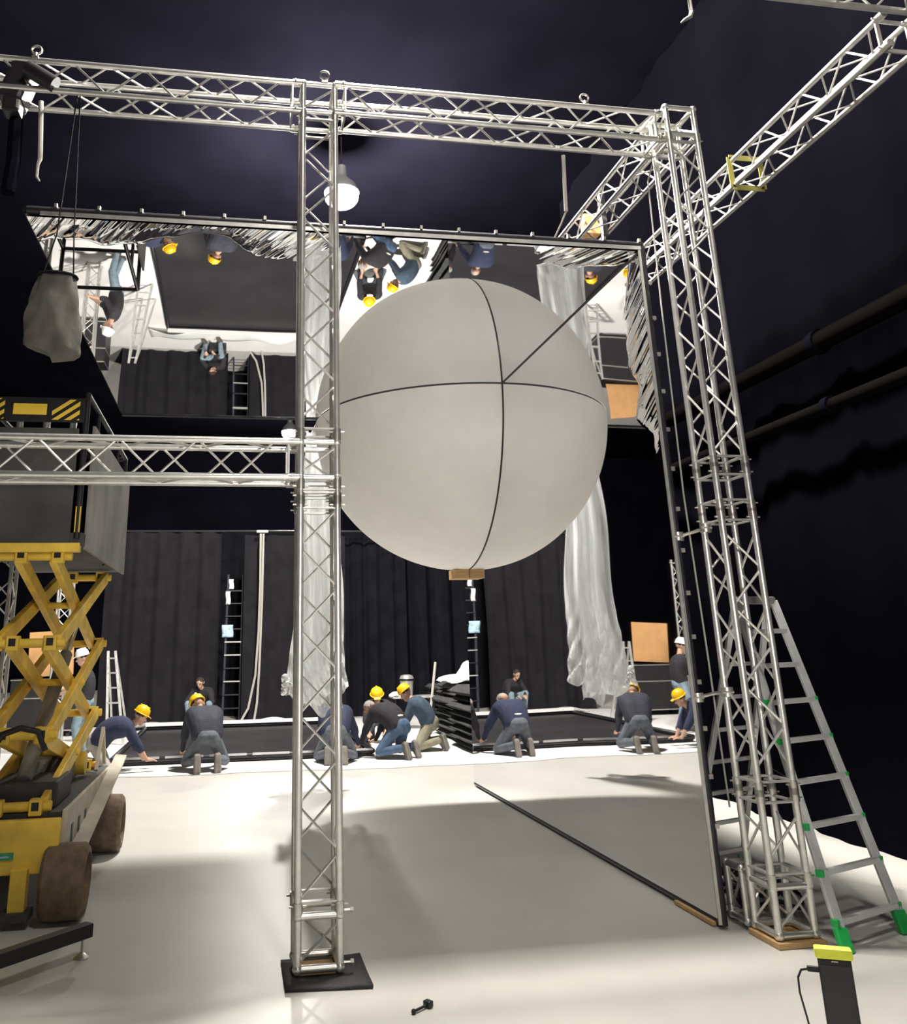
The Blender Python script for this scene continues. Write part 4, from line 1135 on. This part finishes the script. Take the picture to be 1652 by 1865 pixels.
person('worker in yellow helmet and dark blue jacket kneeling with both soles showing', (-.34, 14.05, .016), .10,
       kneel(lean=.30, hipz=.46, cz=.80, twist=-.05, head=(-.12, .47, .90), face=(-.1, .75, -.65), hl=(-.36, .45, .06), hr=(.25, .55, .06), spread=.15, bulk=1.25), 'jacket', 'greyjeans', 'helmy', 'hair', sole=True)
person('worker in yellow helmet leaning on one hand beside the scissor lift', (-1.98, 14.35, .016), -math.pi / 2 + .15,
       kneel(lean=.44, hipz=.40, cz=.62, head=(.0, .60, .76), face=(-.1, .9, -.45), hl=(-.16, .74, .05), hr=(.20, .80, .05), palm_l=(0, 1, 0), palm_r=(0, 1, 0), bulk=1.25, hunch=.10), 'navy', 'paletrs', 'helmy', 'hair', 'short')
person('bare-headed grey-haired man in a navy top kneeling behind the post', (1.66, 14.35, .016), -.10,
       kneel(lean=.32, hipz=.44, cz=.72, head=(.02, .48, .80), hr=(.42, .52, .05), bulk=1.22), 'navy', 'greyjeans', None, 'greyhair', sole=True, band='white')
person('bareheaded man in a black top and blue jeans bending over the frame corner', (2.72, 14.60, .016), .75,
       kneel(lean=.34, hipz=.46, cz=.72, twist=-.04, head=(-.10, .50, .74), face=(-.5, .75, -.5), hl=(-.25, .66, .06), hr=(.15, .70, .06), bulk=1.2), 'blacktop', 'jeans', None, 'greyhair', sole=True, band='white')
person('worker in yellow helmet, slate blue top and khaki trousers kneeling in profile', (3.42, 15.45, .016), 1.25,
       kneel(lean=.26, hipz=.44, cz=.78, head=(.0, .38, .92), face=(-.1, .8, -.6), hl=(-.15, .58, .10), hr=(.15, .60, .10), bulk=1.18), 'bluetop', 'khaki', 'helmy', 'hair', sole=True)
person('worker in yellow helmet and black top facing the others behind the frame corner', (2.78, 17.0, .016), math.pi - .2,
       kneel(lean=.20, hipz=.40, cz=.66, head=(.0, .32, .82), face=(-.1, .85, -.5), hl=(-.15, .50, .20), hr=(.15, .50, .20)), 'blacktop', 'greyjeans', 'helmy', 'hair', 'short')
# man seated before the curtain
sx, sy = -.62, 21.75
t = thing('low_crate', (sx, sy, .0), 'low dark crate under the man seated before the curtain', 'crate')
MB().bx(sx - .22, sx + .22, sy + .0, sy + .38, .03, .22).build('body', MT['black'], t, bevel=.01)
MB().bx(sx - .23, sx + .23, sy - .01, sy + .39, .22, .24).build('lid', MT['darkboard'], t)
person('bareheaded man in a black jacket and pale jeans seated before the curtain', (sx, sy + .18, .02), math.pi - .35,
       dict(hip=(0, 0, .385), chest=(0, .20, .78), head=(.0, .32, .96), face=(0, .9, -.4), hand_l=(-.12, .48, .46), hand_r=(.14, .46, .46), elbow_l=(-.8, -.2, -.3), elbow_r=(.8, -.2, -.3),
            palm_l=(.3, .8, -.4), palm_r=(-.3, .8, -.4), ankle_l=(-.20, .36, .08), ankle_r=(.22, .34, .08), knee_l=(-.35, .6, 1), knee_r=(.35, .6, 1)), 'blacktop', 'palejeans', None, 'hair')
# man standing behind the lift
person('man in a white helmet and pale jeans standing behind the scissor lift', (-2.58, 16.6, .016), math.pi / 2 + .25,
       dict(hip=(0, 0, .93), chest=(0, .03, 1.40), head=(0, .07, 1.62), face=(0, .95, -.25), hup=(0, .1, 1), hand_l=(-.18, .46, 1.12), hand_r=(.20, .40, 1.02), elbow_l=(-.4, -.6, -1), elbow_r=(.4, -.6, -1),
            ankle_l=(-.12, .06, .09), ankle_r=(.13, -.08, .09), knee_l=(0, 1, 0), knee_r=(0, 1, 0)), 'blacktop', 'palejeans', 'helmw', 'hair', 'short')
